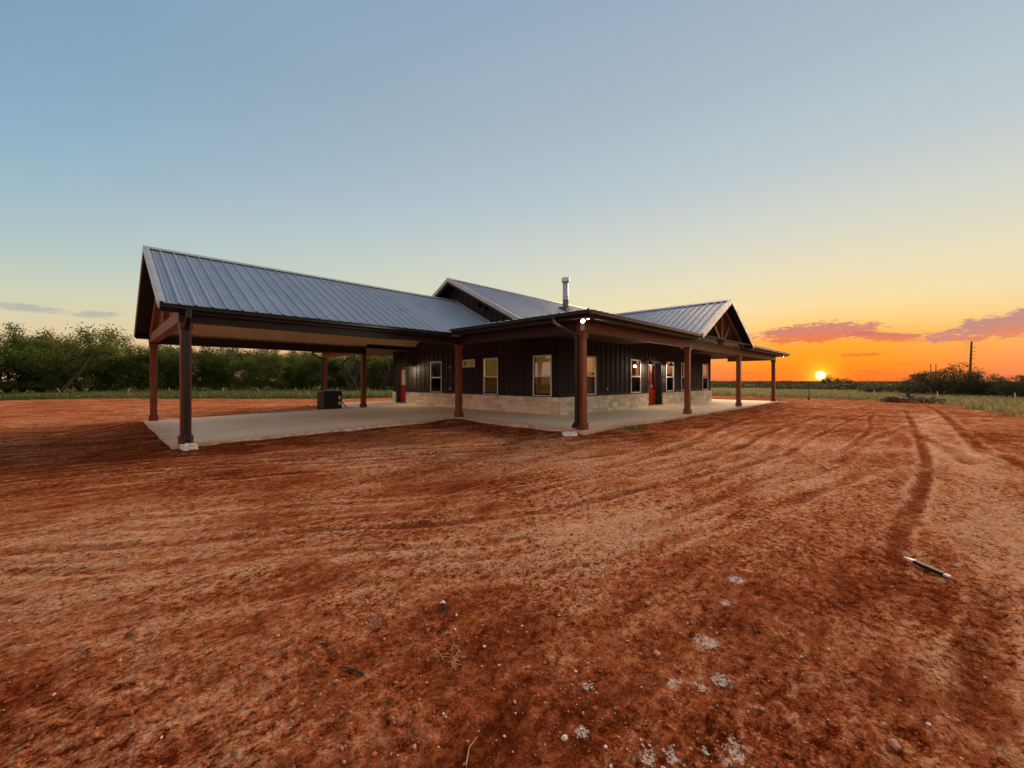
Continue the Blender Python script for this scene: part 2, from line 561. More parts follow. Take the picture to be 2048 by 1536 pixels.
def zbase(x, y):
    """large shape of the land, no small relief"""
    r = np.hypot(x, y)
    a = np.degrees(np.arctan2(y, x))
    zz = -0.20 - 0.07 * smooth(0, 8, 9.0 - x) * smooth(9, 12, y) * smooth(26, 21, y)
    right = smooth(62, 30, a)
    zz = zz - right * (np.clip(r - 62, 0, 260) * 0.0095 + np.clip(r - 322, 0, 3000) * 0.0006)
    return zz


TRACKS = [  # points, half width, depth, darkness
    (smoothline([(28.4, .2), (16.1, -.12), (11.5, -.2), (8.9, -.14), (7.0, -.03), (5.7, .08), (4.6, .1)]), .085, .018, 1.0),
    (smoothline([(36, -.6), (29.5, -.93), (21.8, -1.06), (15.7, -1.07), (13.2, -1.1)]), .12, .02, .95),
    (smoothline([(12.9, -1.32), (10.9, -1.48), (9.2, -1.53), (7.0, -1.5)]), .13, .02, .9),
    (smoothline([(33, 1.4), (27.3, 2.27), (19.3, 2.8), (13.8, 2.96), (10.7, 2.81), (8.4, 2.9)]), .08, .014, .75),
    (smoothline([(32, .67), (25.4, 1.39), (17.8, 1.75), (12.8, 1.85), (9.8, 1.84)]), .075, .014, .75),
    (smoothline([(25.6, 1.22), (20.9, 1.17), (17.6, .94), (13.05, .97), (11.2, 1.1)]), .07, .012, .7),
    (smoothline([(18.5, .1), (14.6, -.35), (13.0, -.65), (11.2, -.75)]), .16, .012, .55),
    (smoothline([(-1.6, 6.4), (-.6, 5.75), (.34, 5.02), (1.43, 4.41), (2.64, 3.53), (3.72, 3.03), (5.0, 2.78), (6.8, 2.43), (9.8, 1.92)]), .085, .020, .6),
    (smoothline([(-2.2, 9.9), (-1.0, 9.7), (.82, 9.32), (3.0, 8.08), (5.2, 6.96), (7.4, 5.9)]), .12, .024, .45),
    (smoothline([(-3.5, 27.2), (-.8, 29.9), (2.5, 31)]), .2, .03, .5),
    (smoothline([(-3.4, 25.4), (-.8, 27.6), (2.5, 28.6)]), .2, .03, .5),
    (smoothline([(-3, 22), (.05, 22.9), (2.3, 25.2), (8, 27)]), .2, .03, .5),
    (smoothline([(-2.4, 16.2), (-.96, 17.5), (.41, 19.5), (1.8, 22.2)]), .16, .03, .5),
    (smoothline([(5.8, 26.2), (10.3, 27.6), (17, 30)]), .2, .03, .5),
    (smoothline([(5.8, 24.2), (9, 25.9), (17, 28.4)]), .2, .03, .4),
    (smoothline([(4.4, -.4), (3.0, -.25), (1.9, -.3), (1.2, -.5)]), .09, .018, .4),
]
_rt = random.Random(21)
for _base, _n in (([(-1.6, 6.4), (-.6, 5.75), (.34, 5.02), (1.43, 4.41), (2.64, 3.53), (3.72, 3.03), (5.0, 2.78), (6.8, 2.43), (9.8, 1.92)], 6),
                  ([(-2.2, 9.9), (-1.0, 9.7), (.82, 9.32), (3.0, 8.08), (5.2, 6.96), (7.4, 5.9), (11, 4.8)], 6),
                  ([(33, 1.4), (27.3, 2.27), (19.3, 2.8), (13.8, 2.96), (10.7, 2.81), (8.4, 2.9), (6, 3.2)], 6),
                  ([(-5, 22), (-2.4, 22), (.05, 22.9), (2.3, 25.2), (8, 27.5)], 5)):
    for _k in range(_n):      # faint older passes beside the fresh ones
        _o = _rt.uniform(-1.3, 1.3)
        _t = _rt.uniform(-.12, .12)
        TRACKS.append((smoothline([(a_ + _o * .3, b_ + _o + _t * (a_ - 4)) for a_, b_ in _base], 4), _rt.uniform(.06, .14), _rt.uniform(.004, .010), _rt.uniform(.10, .32)))
WHITE = [(1.84, .52, .075), (1.76, .60, .03), (1.57, .76, .06), (1.64, .70, .04), (2.11, .75, .06), (2.25, .70, .06), (2.05, .86, .05), (3.4, .96, .10), (3.0, .9, .06),
         (1.49, 1.03, .035), (1.72, 1.16, .04), (2.5, .85, .09)]

# drier and damper stretches of the yard, and the packed pale lane beside the wheel track
BIAS = [(8.0, 1.7, 1.5, .9), (11.5, 1.6, 2.2, .7), (4.3, 2.2, 1.0, .8), (3.3, 2.1, .6, .7), (6.3, 3.6, 1.2, .5), (5.6, 5.3, 1.6, .5), (3.0, 6.4, 1.2, .5), (.3, 4.2, .9, .6), (-.2, 5.6, 1.2, .5),
        (2.2, 3.1, .8, .4), (2.7, .1, .8, .4), (4.2, .35, .75, -.8), (3.3, 1.0, .5, -.5), (1.35, 1.15, .5, -.7), (1.2, 1.6, .4, -.5), (2.3, .35, .5, -.4), (1.0, 10.2, 2.0, -.8), (-1.5, 13, 3, -.7),
        (5, 10.5, 2.0, -.6), (1.8, 7.6, 1.0, -.5), (13, 4.4, 2.2, -.4), (20, 4.0, 3, -.5), (16, -3.2, 3, -.4)]
LANE = smoothline([(26, -.45), (17, -.55), (11.5, -.72), (8.6, -.68), (6.6, -.62), (5.2, -.75)])

# ------------------------------------------------------------------ ground sheet
def make_ground():
    a_f = np.linspace(R(-26), R(118), 800)
    a_c = np.linspace(R(118), R(334), 74)[1:-1]
    A = np.concatenate([a_f, a_c])
    r = np.concatenate([np.geomspace(0.25, 0.9, 26)[:-1], np.geomspace(0.9, 42, 600), np.geomspace(42, 6000, 75)[1:]])
    na, nr = len(A), len(r)
    rr, aa = np.meshgrid(r, A, indexing='ij')
    x = (rr * np.cos(aa)).ravel()
    y = (rr * np.sin(aa)).ravel()
    rf = rr.ravel()
    z = zbase(x, y)
    out = outside_pad(x, y)
    pad = smooth(1.5, -1.0, out + 0.9 * fbm(x * .35, y * .35, 3, 61))
    near = smooth(30, 8, rf)
    vnear = smooth(9, 3, rf)
    sdist = slabdist(x, y)
    # anisotropic drag marks of the grader, running along x with a slight curl
    th = R(-22) + 0.25 * fbm(x * .07, y * .07, 2, 5)
    xa = x * np.cos(th) + y * np.sin(th)
    ya = -x * np.sin(th) + y * np.cos(th)
    streak = fbm(xa * .45, ya * 3.2, 4, 11)
    big = fbm(x * .22, y * .22, 3, 21)
    mid = fbm(x * 1.3, y * 1.3, 4, 31)
    clod = fbm(x * 7.0, y * 7.0, 4, 41, .6)
    clod2 = 1 - np.abs(fbm(x * 15.0, y * 15.0, 3, 43, .6)) * 2
    fine = fbm(x * 34.0, y * 34.0, 3, 51, .6)
    h = 0.025 * big + 0.014 * mid + 0.010 * streak
    h += near * (0.0115 * clod * (0.55 + 0.9 * np.clip(mid + .3, 0, 1)) + 0.0035 * streak * clod)
    h += vnear * (0.0046 * fine + 0.0075 * clod2 * np.clip(clod + .1, 0, 1))
    # loose clods
    lump = smooth(0.42, 0.72, fbm(x * 5.2, y * 5.2, 3, 71, .55)) * smooth(-.1, .35, mid)
    h += near * 0.014 * lump
    track = np.zeros_like(x)
    lip = np.zeros_like(x)
    sel = rf < 60
    xs, ys = x[sel], y[sel]
    wob = 1 + 0.6 * fbm(xs * 2.6, ys * 2.6, 4, 81)
    tr = np.zeros_like(xs)
    lp = np.zeros_like(xs)
    dh = np.zeros_like(xs)
    for pts, hw, dep, dk in TRACKS:
        dd = polydist(xs, ys, pts) / wob
        mod = 0.55 + 0.45 * smooth(-.35, .25, fbm(xs * .8 + 3.1 * hw, ys * .8, 3, 83))
        q = smooth(hw * 1.35, hw * 0.45, dd) * mod
        l2 = np.exp(-((dd - hw * 1.55) / (hw * .5)) ** 2) * mod
        dh += -dep * q + dep * .65 * l2
        tr = np.maximum(tr, q * dk)
        lp = np.maximum(lp, l2)
    h[sel] += dh
    track[sel] = tr
    lip[sel] = lp * (1 - tr)
    # soil backfilled against the slab
    fill = smooth(2.2, 0.1, sdist + 0.5 * mid)
    h = h * (1 - 0.35 * fill) + 0.065 * smooth(1.3, 0.0, sdist) * (1 + .5 * mid)
    z2 = z + h * np.where(rf > 60, 0.4, 1)
    # stay under the slab where the slab lies, spill over its rim a little
    zs = zslab(x, y)
    inner = smooth(0.0, 0.30, np.maximum(np.minimum(np.minimum(x - CAR[0], CAR[1] + .5 - x), np.minimum(y - CAR[2], CAR[3] - y)),
                                         np.minimum(np.minimum(x - POR[0], POR[1] - x), np.minimum(y - POR[2], POR[3] - y))))
    z2 = np.where(sdist <= 0, np.minimum(z2, zs - 0.03 - 0.25 * inner), np.minimum(z2, zs - 0.012))
    # corner where the carport meets the porch is overrun by soil
    spill = smooth(1.5, 0.0, np.hypot(x - 9.0, y - 11.7) + .35 * mid)
    z2 = np.where((sdist > 0), np.maximum(z2, np.minimum(z2 + .09 * spill, zs + 0.006)), z2)
    white = np.zeros_like(x)
    for wx, wy, wr in WHITE:
        dd = np.hypot(x - wx, y - wy)
        white = np.maximum(white, smooth(1.25, 0.3, dd / wr + 0.9 * fbm(x * 22, y * 22, 3, 91)))
    bias = np.zeros_like(x)
    for bx0, by0, br, bv in BIAS:
        bias += bv * np.exp(-((x - bx0) ** 2 + (y - by0) ** 2) / (br * br))
    lane = polydist(x[sel], y[sel], LANE)
    bias[sel] += 1.0 * smooth(.75, .15, lane + .25 * fbm(x[sel], y[sel], 3, 15))
    bias = np.clip(bias, -1.2, 1.2)
    dusty = np.clip(0.5 + .9 * streak + .5 * mid, 0, 1)
    verts = np.stack([x, y, z2], 1)
    ii, jj = np.meshgrid(np.arange(nr - 1), np.arange(na), indexing='ij')
    j2 = (jj + 1) % na
    quads = np.stack([ii * na + jj, (ii + 1) * na + jj, (ii + 1) * na + j2, ii * na + j2], -1).reshape(-1, 4)
    me = bpy.data.meshes.new('ground')
    nv, nq = len(verts), len(quads)
    me.vertices.add(nv)
    me.vertices.foreach_set('co', verts.ravel())
    me.loops.add(nq * 4)
    me.loops.foreach_set('vertex_index', quads.ravel())
    me.polygons.add(nq)
    me.polygons.foreach_set('loop_start', np.arange(0, nq * 4, 4))
    me.polygons.foreach_set('loop_total', np.full(nq, 4))
    me.polygons.foreach_set('use_smooth', np.ones(nq, bool))
    me.update()
    for nm, v in (('track', track), ('lip', lip), ('fill', fill), ('white', white), ('pad', pad), ('streak', dusty), ('lump', lump * near), ('bias', bias)):
        at = me.attributes.new(nm, 'FLOAT', 'POINT')
        at.data.foreach_set('value', v.astype(np.float32))
    # close the small hole under the camera
    me.validate()
    o = bpy.data.objects.new('ground', me)
    col.objects.link(o)
    o['kind'] = 'structure'
    me.materials.append(MATS['soil'])
    return o


m, t, b = material('soil', 1.0, 0, 0.0)
p = pos(t)
wv = t.mapping(p, (0.6, 1.7, 1.0), (0, 0, 0), (0, 0, R(-22)))
n_big = t.noise(p, 0.28, 4, 0.55)
n_st = t.noise(wv, 2.1, 8, 0.66, 0.5)
n_mid = t.noise(p, 3.2, 9, 0.70, 0.3)
n_fin = t.noise(t.mapping(p, (0.85, 1.18, 1), (0, 0, 0), (0, 0, R(-22))), 15, 9, 0.74, 0.4)
n_grn = t.noise(p, 75, 5, 0.7)
vor = t.node('ShaderNodeTexVoronoi')
t.put(vor.inputs['Vector'], p)
vor.inputs['Scale'].default_value = 42
crumb = vor.outputs['Distance']
# how dry the surface is: broad patches, drag streaks, ridges dry out first, ruts and backfill stay moist
dry = t.math('ADD', t.math('MULTIPLY', t.math('SUBTRACT', n_st, 0.5), 0.75), t.math('MULTIPLY', t.math('SUBTRACT', n_mid, 0.5), 0.5))
dry = t.math('ADD', dry, t.math('MULTIPLY', t.math('SUBTRACT', n_big, 0.5), 0.35))
dry = t.math('ADD', dry, t.math('MULTIPLY', t.math('SUBTRACT', t.attr('streak'), 0.5), 0.10))
dry = t.math('ADD', dry, t.math('ADD', t.math('MULTIPLY', t.attr('lip'), 0.15), t.math('MULTIPLY', t.attr('bias'), 0.15)))
dry = t.math('SUBTRACT', dry, t.math('ADD', t.math('MULTIPLY', t.attr('fill'), 0.10), t.math('MULTIPLY', t.attr('track'), 0.14)))
fine = t.math('ADD', t.math('MULTIPLY', t.math('SUBTRACT', n_fin, 0.5), 1.35), t.math('MULTIPLY', t.math('SUBTRACT', n_grn, 0.5), 0.7))  # fine colour contrast, standing in for shading of the small relief
rough_ = t.mapr(t.noise(p, 0.75, 4, 0.6, 0.4), 0.40, 0.62, 0.75, 1.25, True)
fine = t.math('MULTIPLY', fine, rough_)
q = t.math('ADD', dry, fine)
c = t.ramp(t.math('ADD', t.math('MULTIPLY', q, 1.5), 0.5), [(0.12, (0.125, 0.026, 0.008)), (0.30, (0.245, 0.060, 0.0195)), (0.46, (0.385, 0.106, 0.039)), (0.60, (0.505, 0.175, 0.071)), (0.80, (0.62, 0.265, 0.122))])
c = t.mix(t.mapr(q, 0.06, 0.15, 0, 0.75, True), c, (0.65, 0.295, 0.145, 1))
c = t.mix(t.mapr(q, 0.17, 0.25, 0, 0.75, True), c, (0.79, 0.46, 0.275, 1))
c = t.mix(t.mapr(fine, -0.08, -0.17, 0, 0.85, True), c, (0.095, 0.014, 0.003, 1))
c = t.mix(t.math('MULTIPLY', t.mapr(crumb, 0.50, 0.72, 0, 0.55, True), t.mapr(n_mid, 0.42, 0.6, 0, 1, True)), c, (0.11, 0.02, 0.006, 1))  # gaps between crumbs painted dark, as shaded cracks
c = t.mix(t.math('MULTIPLY', t.attr('track'), 0.55), c, (0.20, 0.050, 0.018, 1))
wn = t.mapr(t.math('ADD', t.noise(p, 62, 6, 0.8), t.math('MULTIPLY', t.attr('white'), 0.20)), 0.65, 0.73, 0, 1, True)
c = t.mix(t.math('MULTIPLY', t.math('MULTIPLY', wn, t.attr('white')), 0.85), c, (0.86, 0.77, 0.68, 1))
gcol = t.mix(t.mapr(t.noise(p, 0.6, 5, 0.6), 0.35, 0.65, 0, 1, True), (0.13, 0.10, 0.04, 1), (0.20, 0.16, 0.07, 1))
far = t.mapr(t.vmath('LENGTH', p), 80, 160, 0, 1, True)
gcol = t.mix(far, gcol, (0.085, 0.055, 0.028, 1))
c = t.mix(t.attr('pad'), gcol, c)
t.put(b.inputs['Base Color'], c)
hh = t.math('ADD', t.math('MULTIPLY', n_fin, 1.6), t.math('ADD', t.math('MULTIPLY', n_grn, 0.35), t.math('SUBTRACT', t.math('MULTIPLY', n_mid, 1.2), t.math('MULTIPLY', crumb, 0.25))))
bump(t, b, hh, 1.0, 0.05)
make_ground()


# ------------------------------------------------------------------ mesh builder
class MB:
    def __init__(self):
        self.v = []
        self.f = []

    def add(self, vs, fs):
        o = len(self.v)
        self.v += [tuple(q) for q in vs]
        self.f += [tuple(i + o for i in f) for f in fs]
        return self

    def box(self, x0, x1, y0, y1, z0, z1):
        vs = [(x0, y0, z0), (x1, y0, z0), (x1, y1, z0), (x0, y1, z0), (x0, y0, z1), (x1, y0, z1), (x1, y1, z1), (x0, y1, z1)]
        return self.add(vs, [(3, 2, 1, 0), (4, 5, 6, 7), (0, 1, 5, 4), (1, 2, 6, 5), (2, 3, 7, 6), (3, 0, 4, 7)])

    def hexa(self, bot, top):
        return self.add(list(bot) + list(top), [(3, 2, 1, 0), (4, 5, 6, 7), (0, 1, 5, 4), (1, 2, 6, 5), (2, 3, 7, 6), (3, 0, 4, 7)])

    def bar(self, a, b_, w, h, up=(0, 0, 1)):
        a, b_, up = Vector(a), Vector(b_), Vector(up)
        dd = (b_ - a).normalized()
        s = dd.cross(up).normalized() * (w / 2)
        u = s.cross(dd).normalized() * (h / 2)
        return self.hexa([a - s - u, a + s - u, a + s + u, a - s + u], [b_ - s - u, b_ + s - u, b_ + s + u, b_ - s + u])

    def tube(self, pts, rad, n=8, cap=True):
        pts = [Vector(q) for q in pts]
        if not hasattr(rad, '__len__'):
            rad = [rad] * len(pts)
        o = len(self.v)
        prev = None
        for i, q in enumerate(pts):
            dd = (pts[min(i + 1, len(pts) - 1)] - pts[max(i - 1, 0)]).normalized()
            ref = Vector((0, 0, 1)) if abs(dd.z) < 0.9 else Vector((1, 0, 0))
            if prev is not None:
                ref = prev
            s = (ref - dd * ref.dot(dd)).normalized()
            prev = s
            u = dd.cross(s)
            for k in range(n):
                an = 2 * math.pi * k / n
                self.v.append(tuple(q + (s * math.cos(an) + u * math.sin(an)) * rad[i]))
        for i in range(len(pts) - 1):
            for k in range(n):
                k2 = (k + 1) % n
                self.f.append((o + i * n + k, o + i * n + k2, o + (i + 1) * n + k2, o + (i + 1) * n + k))
        if cap:
            self.f.append(tuple(o + k for k in reversed(range(n))))
            self.f.append(tuple(o + (len(pts) - 1) * n + k for k in range(n)))
        return self

    def lathe(self, c, prof, n=20):
        o = len(self.v)
        for rr_, zz in prof:
            for k in range(n):
                an = 2 * math.pi * k / n
                self.v.append((c[0] + rr_ * math.cos(an), c[1] + rr_ * math.sin(an), c[2] + zz))
        for i in range(len(prof) - 1):
            for k in range(n):
                k2 = (k + 1) % n
                self.f.append((o + i * n + k, o + i * n + k2, o + (i + 1) * n + k2, o + (i + 1) * n + k))
        return self

    def prism(self, poly, off):
        """poly: list of 3D points, extruded by vector off"""
        nn = len(poly)
        vs = [Vector(q) for q in poly] + [Vector(q) + Vector(off) for q in poly]
        fs = [tuple(reversed(range(nn))), tuple(range(nn, 2 * nn))] + [(i, (i + 1) % nn, nn + (i + 1) % nn, nn + i) for i in range(nn)]
        return self.add(vs, fs)

    def mesh(self, name, mat=None, smooth_=False, bevel=0.0, seg=1):
        me = bpy.data.meshes.new(name)
        me.from_pydata(self.v, [], self.f)
        bm = bmesh.new()
        bm.from_mesh(me)
        bmesh.ops.recalc_face_normals(bm, faces=bm.faces)
        if bevel:
            bmesh.ops.bevel(bm, geom=list(bm.edges), offset=bevel, segments=seg, affect='EDGES', profile=0.6)
        if smooth_:
            for f in bm.faces:
                f.smooth = True
        bm.to_mesh(me)
        bm.free()
        if mat:
            me.materials.append(MATS[mat])
        return me

    def build(self, name, mat, parent=None, smooth_=False, bevel=0.0, seg=1):
        return link(name, self.mesh(name, mat, smooth_, bevel, seg), parent)


ORIGIN = {}


def link(name, me, parent=None, loc=(0, 0, 0)):
    o = bpy.data.objects.new(name, me)
    col.objects.link(o)
    o.location = loc
    if parent:
        o.parent = parent
        o.matrix_parent_inverse = Matrix.Translation(ORIGIN.get(parent.name, Vector((0, 0, 0)))).inverted()
        ORIGIN[o.name] = ORIGIN.get(parent.name, Vector((0, 0, 0))) * 0 + Vector(loc)
    else:
        ORIGIN[o.name] = Vector(loc)
    return o


def thing(name, label, cat, loc, group=None):
    o = bpy.data.objects.new(name, None)
    o.empty_display_size = 0.3
    col.objects.link(o)
    o.location = loc
    ORIGIN[o.name] = Vector(loc)
    tag(o, label, cat, group)
    return o


def tag(o, label=None, cat=None, group=None, kind=None):
    if label:
        o['label'] = label
    if cat:
        o['category'] = cat
    if group:
        o['group'] = group
    if kind:
        o['kind'] = kind
    return o


def rawmesh(name, verts, faces_n, mat, flat=True):
    """verts (N,k,3): N separate k-gons"""
    verts = np.asarray(verts, np.float32)
    N, k = verts.shape[:2]
    me = bpy.data.meshes.new(name)
    me.vertices.add(N * k)
    me.vertices.foreach_set('co', verts.reshape(-1))
    me.loops.add(N * k)
    me.loops.foreach_set('vertex_index', np.arange(N * k))
    me.polygons.add(N)
    me.polygons.foreach_set('loop_start', np.arange(0, N * k, k))
    me.polygons.foreach_set('loop_total', np.full(N, k))
    me.update()
    me.materials.append(MATS[mat])
    return me


# ------------------------------------------------------------------ concrete slab
def make_slab():
    bm = bmesh.new()
    lay = bm.verts.layers.float.new('dust')

    def rect(r, nx, ny, skip=None):
        xs = np.linspace(r[0], r[1], nx + 1)
        ys = np.linspace(r[2], r[3], ny + 1)
        g = {}
        for i, xx in enumerate(xs):
            for j, yy in enumerate(ys):
                v = bm.verts.new((xx, yy, float(zslab(np.array(xx), np.array(yy)))))
                edge = min(xx - 1.15 if skip is CAR else 9, 31.95 - xx, yy - skip[2], skip[3] - yy, (xx - 9.25) if (skip is POR and yy < 11.9) else 9)
                v[lay] = float(np.clip(1 - edge / 0.9, 0, 1)) * .8
                g[i, j] = v
        for i in range(nx):
            for j in range(ny):
                bm.faces.new((g[i, j], g[i + 1, j], g[i + 1, j + 1], g[i, j + 1]))
        # rim down into the soil
        ring = [g[i, 0] for i in range(nx + 1)] + [g[nx, j] for j in range(1, ny + 1)] + [g[i, ny] for i in range(nx - 1, -1, -1)] + [g[0, j] for j in range(ny - 1, 0, -1)]
        low = []
        for v in ring:
            w = bm.verts.new((v.co.x, v.co.y, -0.6))
            w[lay] = 0.9
            low.append(w)
        for k in range(len(ring)):
            k2 = (k + 1) % len(ring)
            bm.faces.new((ring[k2], ring[k], low[k], low[k2]))
    gp = .004
    for grid, xs_, ys_ in ((CAR, (1.15, 5.2, 9.25), (11.9, 16.1, 20.3)), (POR, (9.25, 12.31, 16.5, 20.5, 24.5, 28.77, 31.95), (6.3, 9.56, 13.7, 17.9, 22.1, 25.35))):
        for xa, xb in zip(xs_[:-1], xs_[1:]):
            for ya, yb in zip(ys_[:-1], ys_[1:]):
                rect((xa + gp, xb - gp, ya + gp, yb - gp), 8, 8, grid)
    me = bpy.data.meshes.new('concrete_slab')
    bm.to_mesh(me)
    bm.free()
    me.materials.append(MATS['concrete'])
    o = bpy.data.objects.new('concrete_slab', me)
    col.objects.link(o)
    o['kind'] = 'structure'


make_slab()


def zs(x, y):
    return float(zslab(np.array(float(x)), np.array(float(y))))


# ------------------------------------------------------------------ the house
house = thing('ranch_house', 'dark board and batten ranch house with grey metal roof, stone base, wraparound porch and carport', 'house', (20.5, 15.8, 0))
ZB, ZT = 2.68, 2.98            # beam bottom / top
ZE, ZC = 3.17, 3.04            # porch eave, carport eave (top of sheet)
SX, SY = 12.37, 9.62           # siding planes
PX, PY = 9.51, 6.59            # post lines of side and front porch
CY1, CY2, CX = 12.15, 20.0, 1.44
RY, RZ = 15.83, 6.20           # main ridge
CRY, CRZ = 16.075, 5.24        # carport ridge
GX, GZ = 20.52, 5.06           # front gable ridge
SL = 0.514
PSL = 0.125


def post(x, y, zt=ZB, wob=0.0):
    z0 = zs(x, y)
    h = .100
    p = MB().box(x - h, x + h, y - h, y + h, z0 + .01, zt).build('post', 'cedar_post', house, bevel=.006)
    q = MB().box(x - .133, x + .133, y - .133, y + .133, z0 - .01, z0 + .20).build('base_block', 'cedar_post', p, bevel=.008)
    q = MB().box(x - .125, x + .125, y - .125, y + .125, zt - .16, zt - .004).build('cap_block', 'cedar_post', p, bevel=.006)
    return p


for (x, y) in [(CX, CY1), (CX, CY2), (PX, CY1), (PX, CY2), (PX, PY), (17.04, PY), (24.0, PY), (31.68, PY), (PX, 25.07)]:
    post(x, y)


def beam(x0, x1, y0, y1, z0=ZB, z1=ZT, ax='x', tone='cedar'):
    return MB().box(x0, x1, y0, y1, z0, z1).build('beam', tone + '_beam_' + ax, house, bevel=.006)


bw = .11
beam(PX - bw, 17.04 - .012, PY - bw, PY + bw)                          # front, left of the gable
beam(17.04 + .012, 24.0 - .012, PY - bw, PY + bw, ZB - .02, ZT + .06)  # under the front gable
beam(24.0 + .012, 31.68 + bw, PY - bw, PY + bw)
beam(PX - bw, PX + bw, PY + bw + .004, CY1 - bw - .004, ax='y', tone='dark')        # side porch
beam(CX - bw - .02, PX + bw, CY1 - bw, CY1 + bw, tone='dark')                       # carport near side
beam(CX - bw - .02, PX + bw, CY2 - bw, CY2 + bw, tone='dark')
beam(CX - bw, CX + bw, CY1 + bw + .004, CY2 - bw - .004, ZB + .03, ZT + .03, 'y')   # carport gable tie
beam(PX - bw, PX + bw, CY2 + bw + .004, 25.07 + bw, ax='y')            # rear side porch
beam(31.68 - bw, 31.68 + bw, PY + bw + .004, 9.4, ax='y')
# gable tie of the carport: king post
kp = MB().box(CX - .075, CX + .075, CRY - .075, CRY + .075, ZT + .03, CRZ - .32).build('king_post', 'cedar_post', house, bevel=.005)
# front gable truss: king post and two raking struts
MB().box(GX - .075, GX + .075, PY - .26, PY - .11, ZT + .06, GZ - .30).build('king_post', 'cedar_post', house, bevel=.005)
for s in (-1, 1):
    MB().bar((GX + s * .10, PY - .185, ZT + .10), (GX + s * 1.30, PY - .185, GZ - .30 - 1.30 * SL), .13, .14).build('strut', 'cedar_post', house, bevel=.005)
    MB().bar((GX, PY - .185, GZ - .22), (GX + s * 3.4, PY - .185, GZ - .22 - 3.4 * SL), .14, .15).build('rafter', 'cedar_beam_x', house, bevel=.005)
    MB().bar((CX, CRY, CRZ - .24), (CX, CRY + s * 3.95, CRZ - .24 - 3.95 * .515), .14, .15).build('rafter', 'cedar_beam_y', house, bevel=.005)


# ---- ribbed roof sheets
def roof(part, o, sd_, td, slope, s0, s1, t0f, t1f, mat='roof_metal', width=.9144):
    """o: eave origin, sd_: unit along the eave, td: horizontal unit upslope; t0f/t1f give the horizontal reach at s"""
    o, sd_, td = Vector(o), Vector(sd_), Vector(td)
    k = 0
    s = s0
    while s < s1 - 1e-4:
        e = min(s + width, s1)
        prof = []
        q = s
        while q < e - 1e-6:
            for ds, dz in ((0, 0), (.006, .0), (.020, .032), (.050, .032), (.070, .0), (.135, .0), (.143, .009), (.157, .009), (.165, 0), (.215, 0), (.223, .009), (.237, .009), (.245, 0)):
                if q + ds < e:
                    prof.append((q + ds, dz))
            q += .3048
        prof.append((e, 0))
        v, f = [], []
        for (ss, dz_) in prof:
            a, b_ = t0f(ss), t1f(ss)
            if b_ <= a + .002:
                a = b_ = max(a, b_)
            for tt in (a, b_):
                v.append(o + sd_ * ss + td * tt + Vector((0, 0, slope * tt + dz_)))
        for i in range(len(prof) - 1):
            if t1f(prof[i][0]) > t0f(prof[i][0]) + .002 or t1f(prof[i + 1][0]) > t0f(prof[i + 1][0]) + .002:
                f.append((2 * i, 2 * i + 2, 2 * i + 3, 2 * i + 1))
        if f:
            mb = MB()
            mb.add(v, f)
            mb.build('roof_sheet', mat, part)
        s = e
        k += 1


def deck(name, parent, quad, thick, mat):
    """solid sheathing under the sheets: quad of top points, pushed down by thick"""
    return MB().prism(quad, (0, 0, -thick)).build(name, mat, parent)


def ridge_cap(parent, a, b_, side, slope, w=.19, up=.038):
    a, b_ = Vector(a), Vector(b_)
    side = Vector(side)
    mb = MB()
    z = Vector((0, 0, 1))
    for s in (-1, 1):
        lo = side * (s * w) - z * (w * slope)
        mb.hexa([a + z * up, a + lo + z * up, b_ + lo + z * up, b_ + z * up], [a + z * (up + .012), a + lo + z * (up + .008), b_ + lo + z * (up + .008), b_ + z * (up + .012)])
    return mb.build('ridge_cap', 'trim_grey', parent)


def rake(parent, a, b_, out, h=.12, th=.03, mat='trim_grey', name='rake_trim'):
    """trim board down the sloping edge a->b (top line), pushed outwards by out"""
    a, b_, out = Vector(a), Vector(b_), Vector(out)
    z = Vector((0, 0, 1))
    o2 = out * th
    ins = -out * .10
    mb = MB()
    mb.hexa([a - z * h, a - z * h + o2, b_ - z * h + o2, b_ - z * h], [a + z * .040, a + z * .040 + o2, b_ + z * .040 + o2, b_ + z * .040])
    mb.hexa([a + ins + z * .036, a - out * .001 + z * .036, b_ - out * .001 + z * .036, b_ + ins + z * .036], [a + ins + z * .044, a - out * .001 + z * .044, b_ - out * .001 + z * .044, b_ + ins + z * .044])
    return mb.build(name, mat, parent)


def part_empty(name, parent, loc):
    e = bpy.data.objects.new(name, None)
    e.empty_display_size = .2
    col.objects.link(e)
    e.location = loc
    e.parent = parent
    e.matrix_parent_inverse = Matrix.Translation(ORIGIN[parent.name]).inverted()
    ORIGIN[e.name] = Vector(loc)
    return e


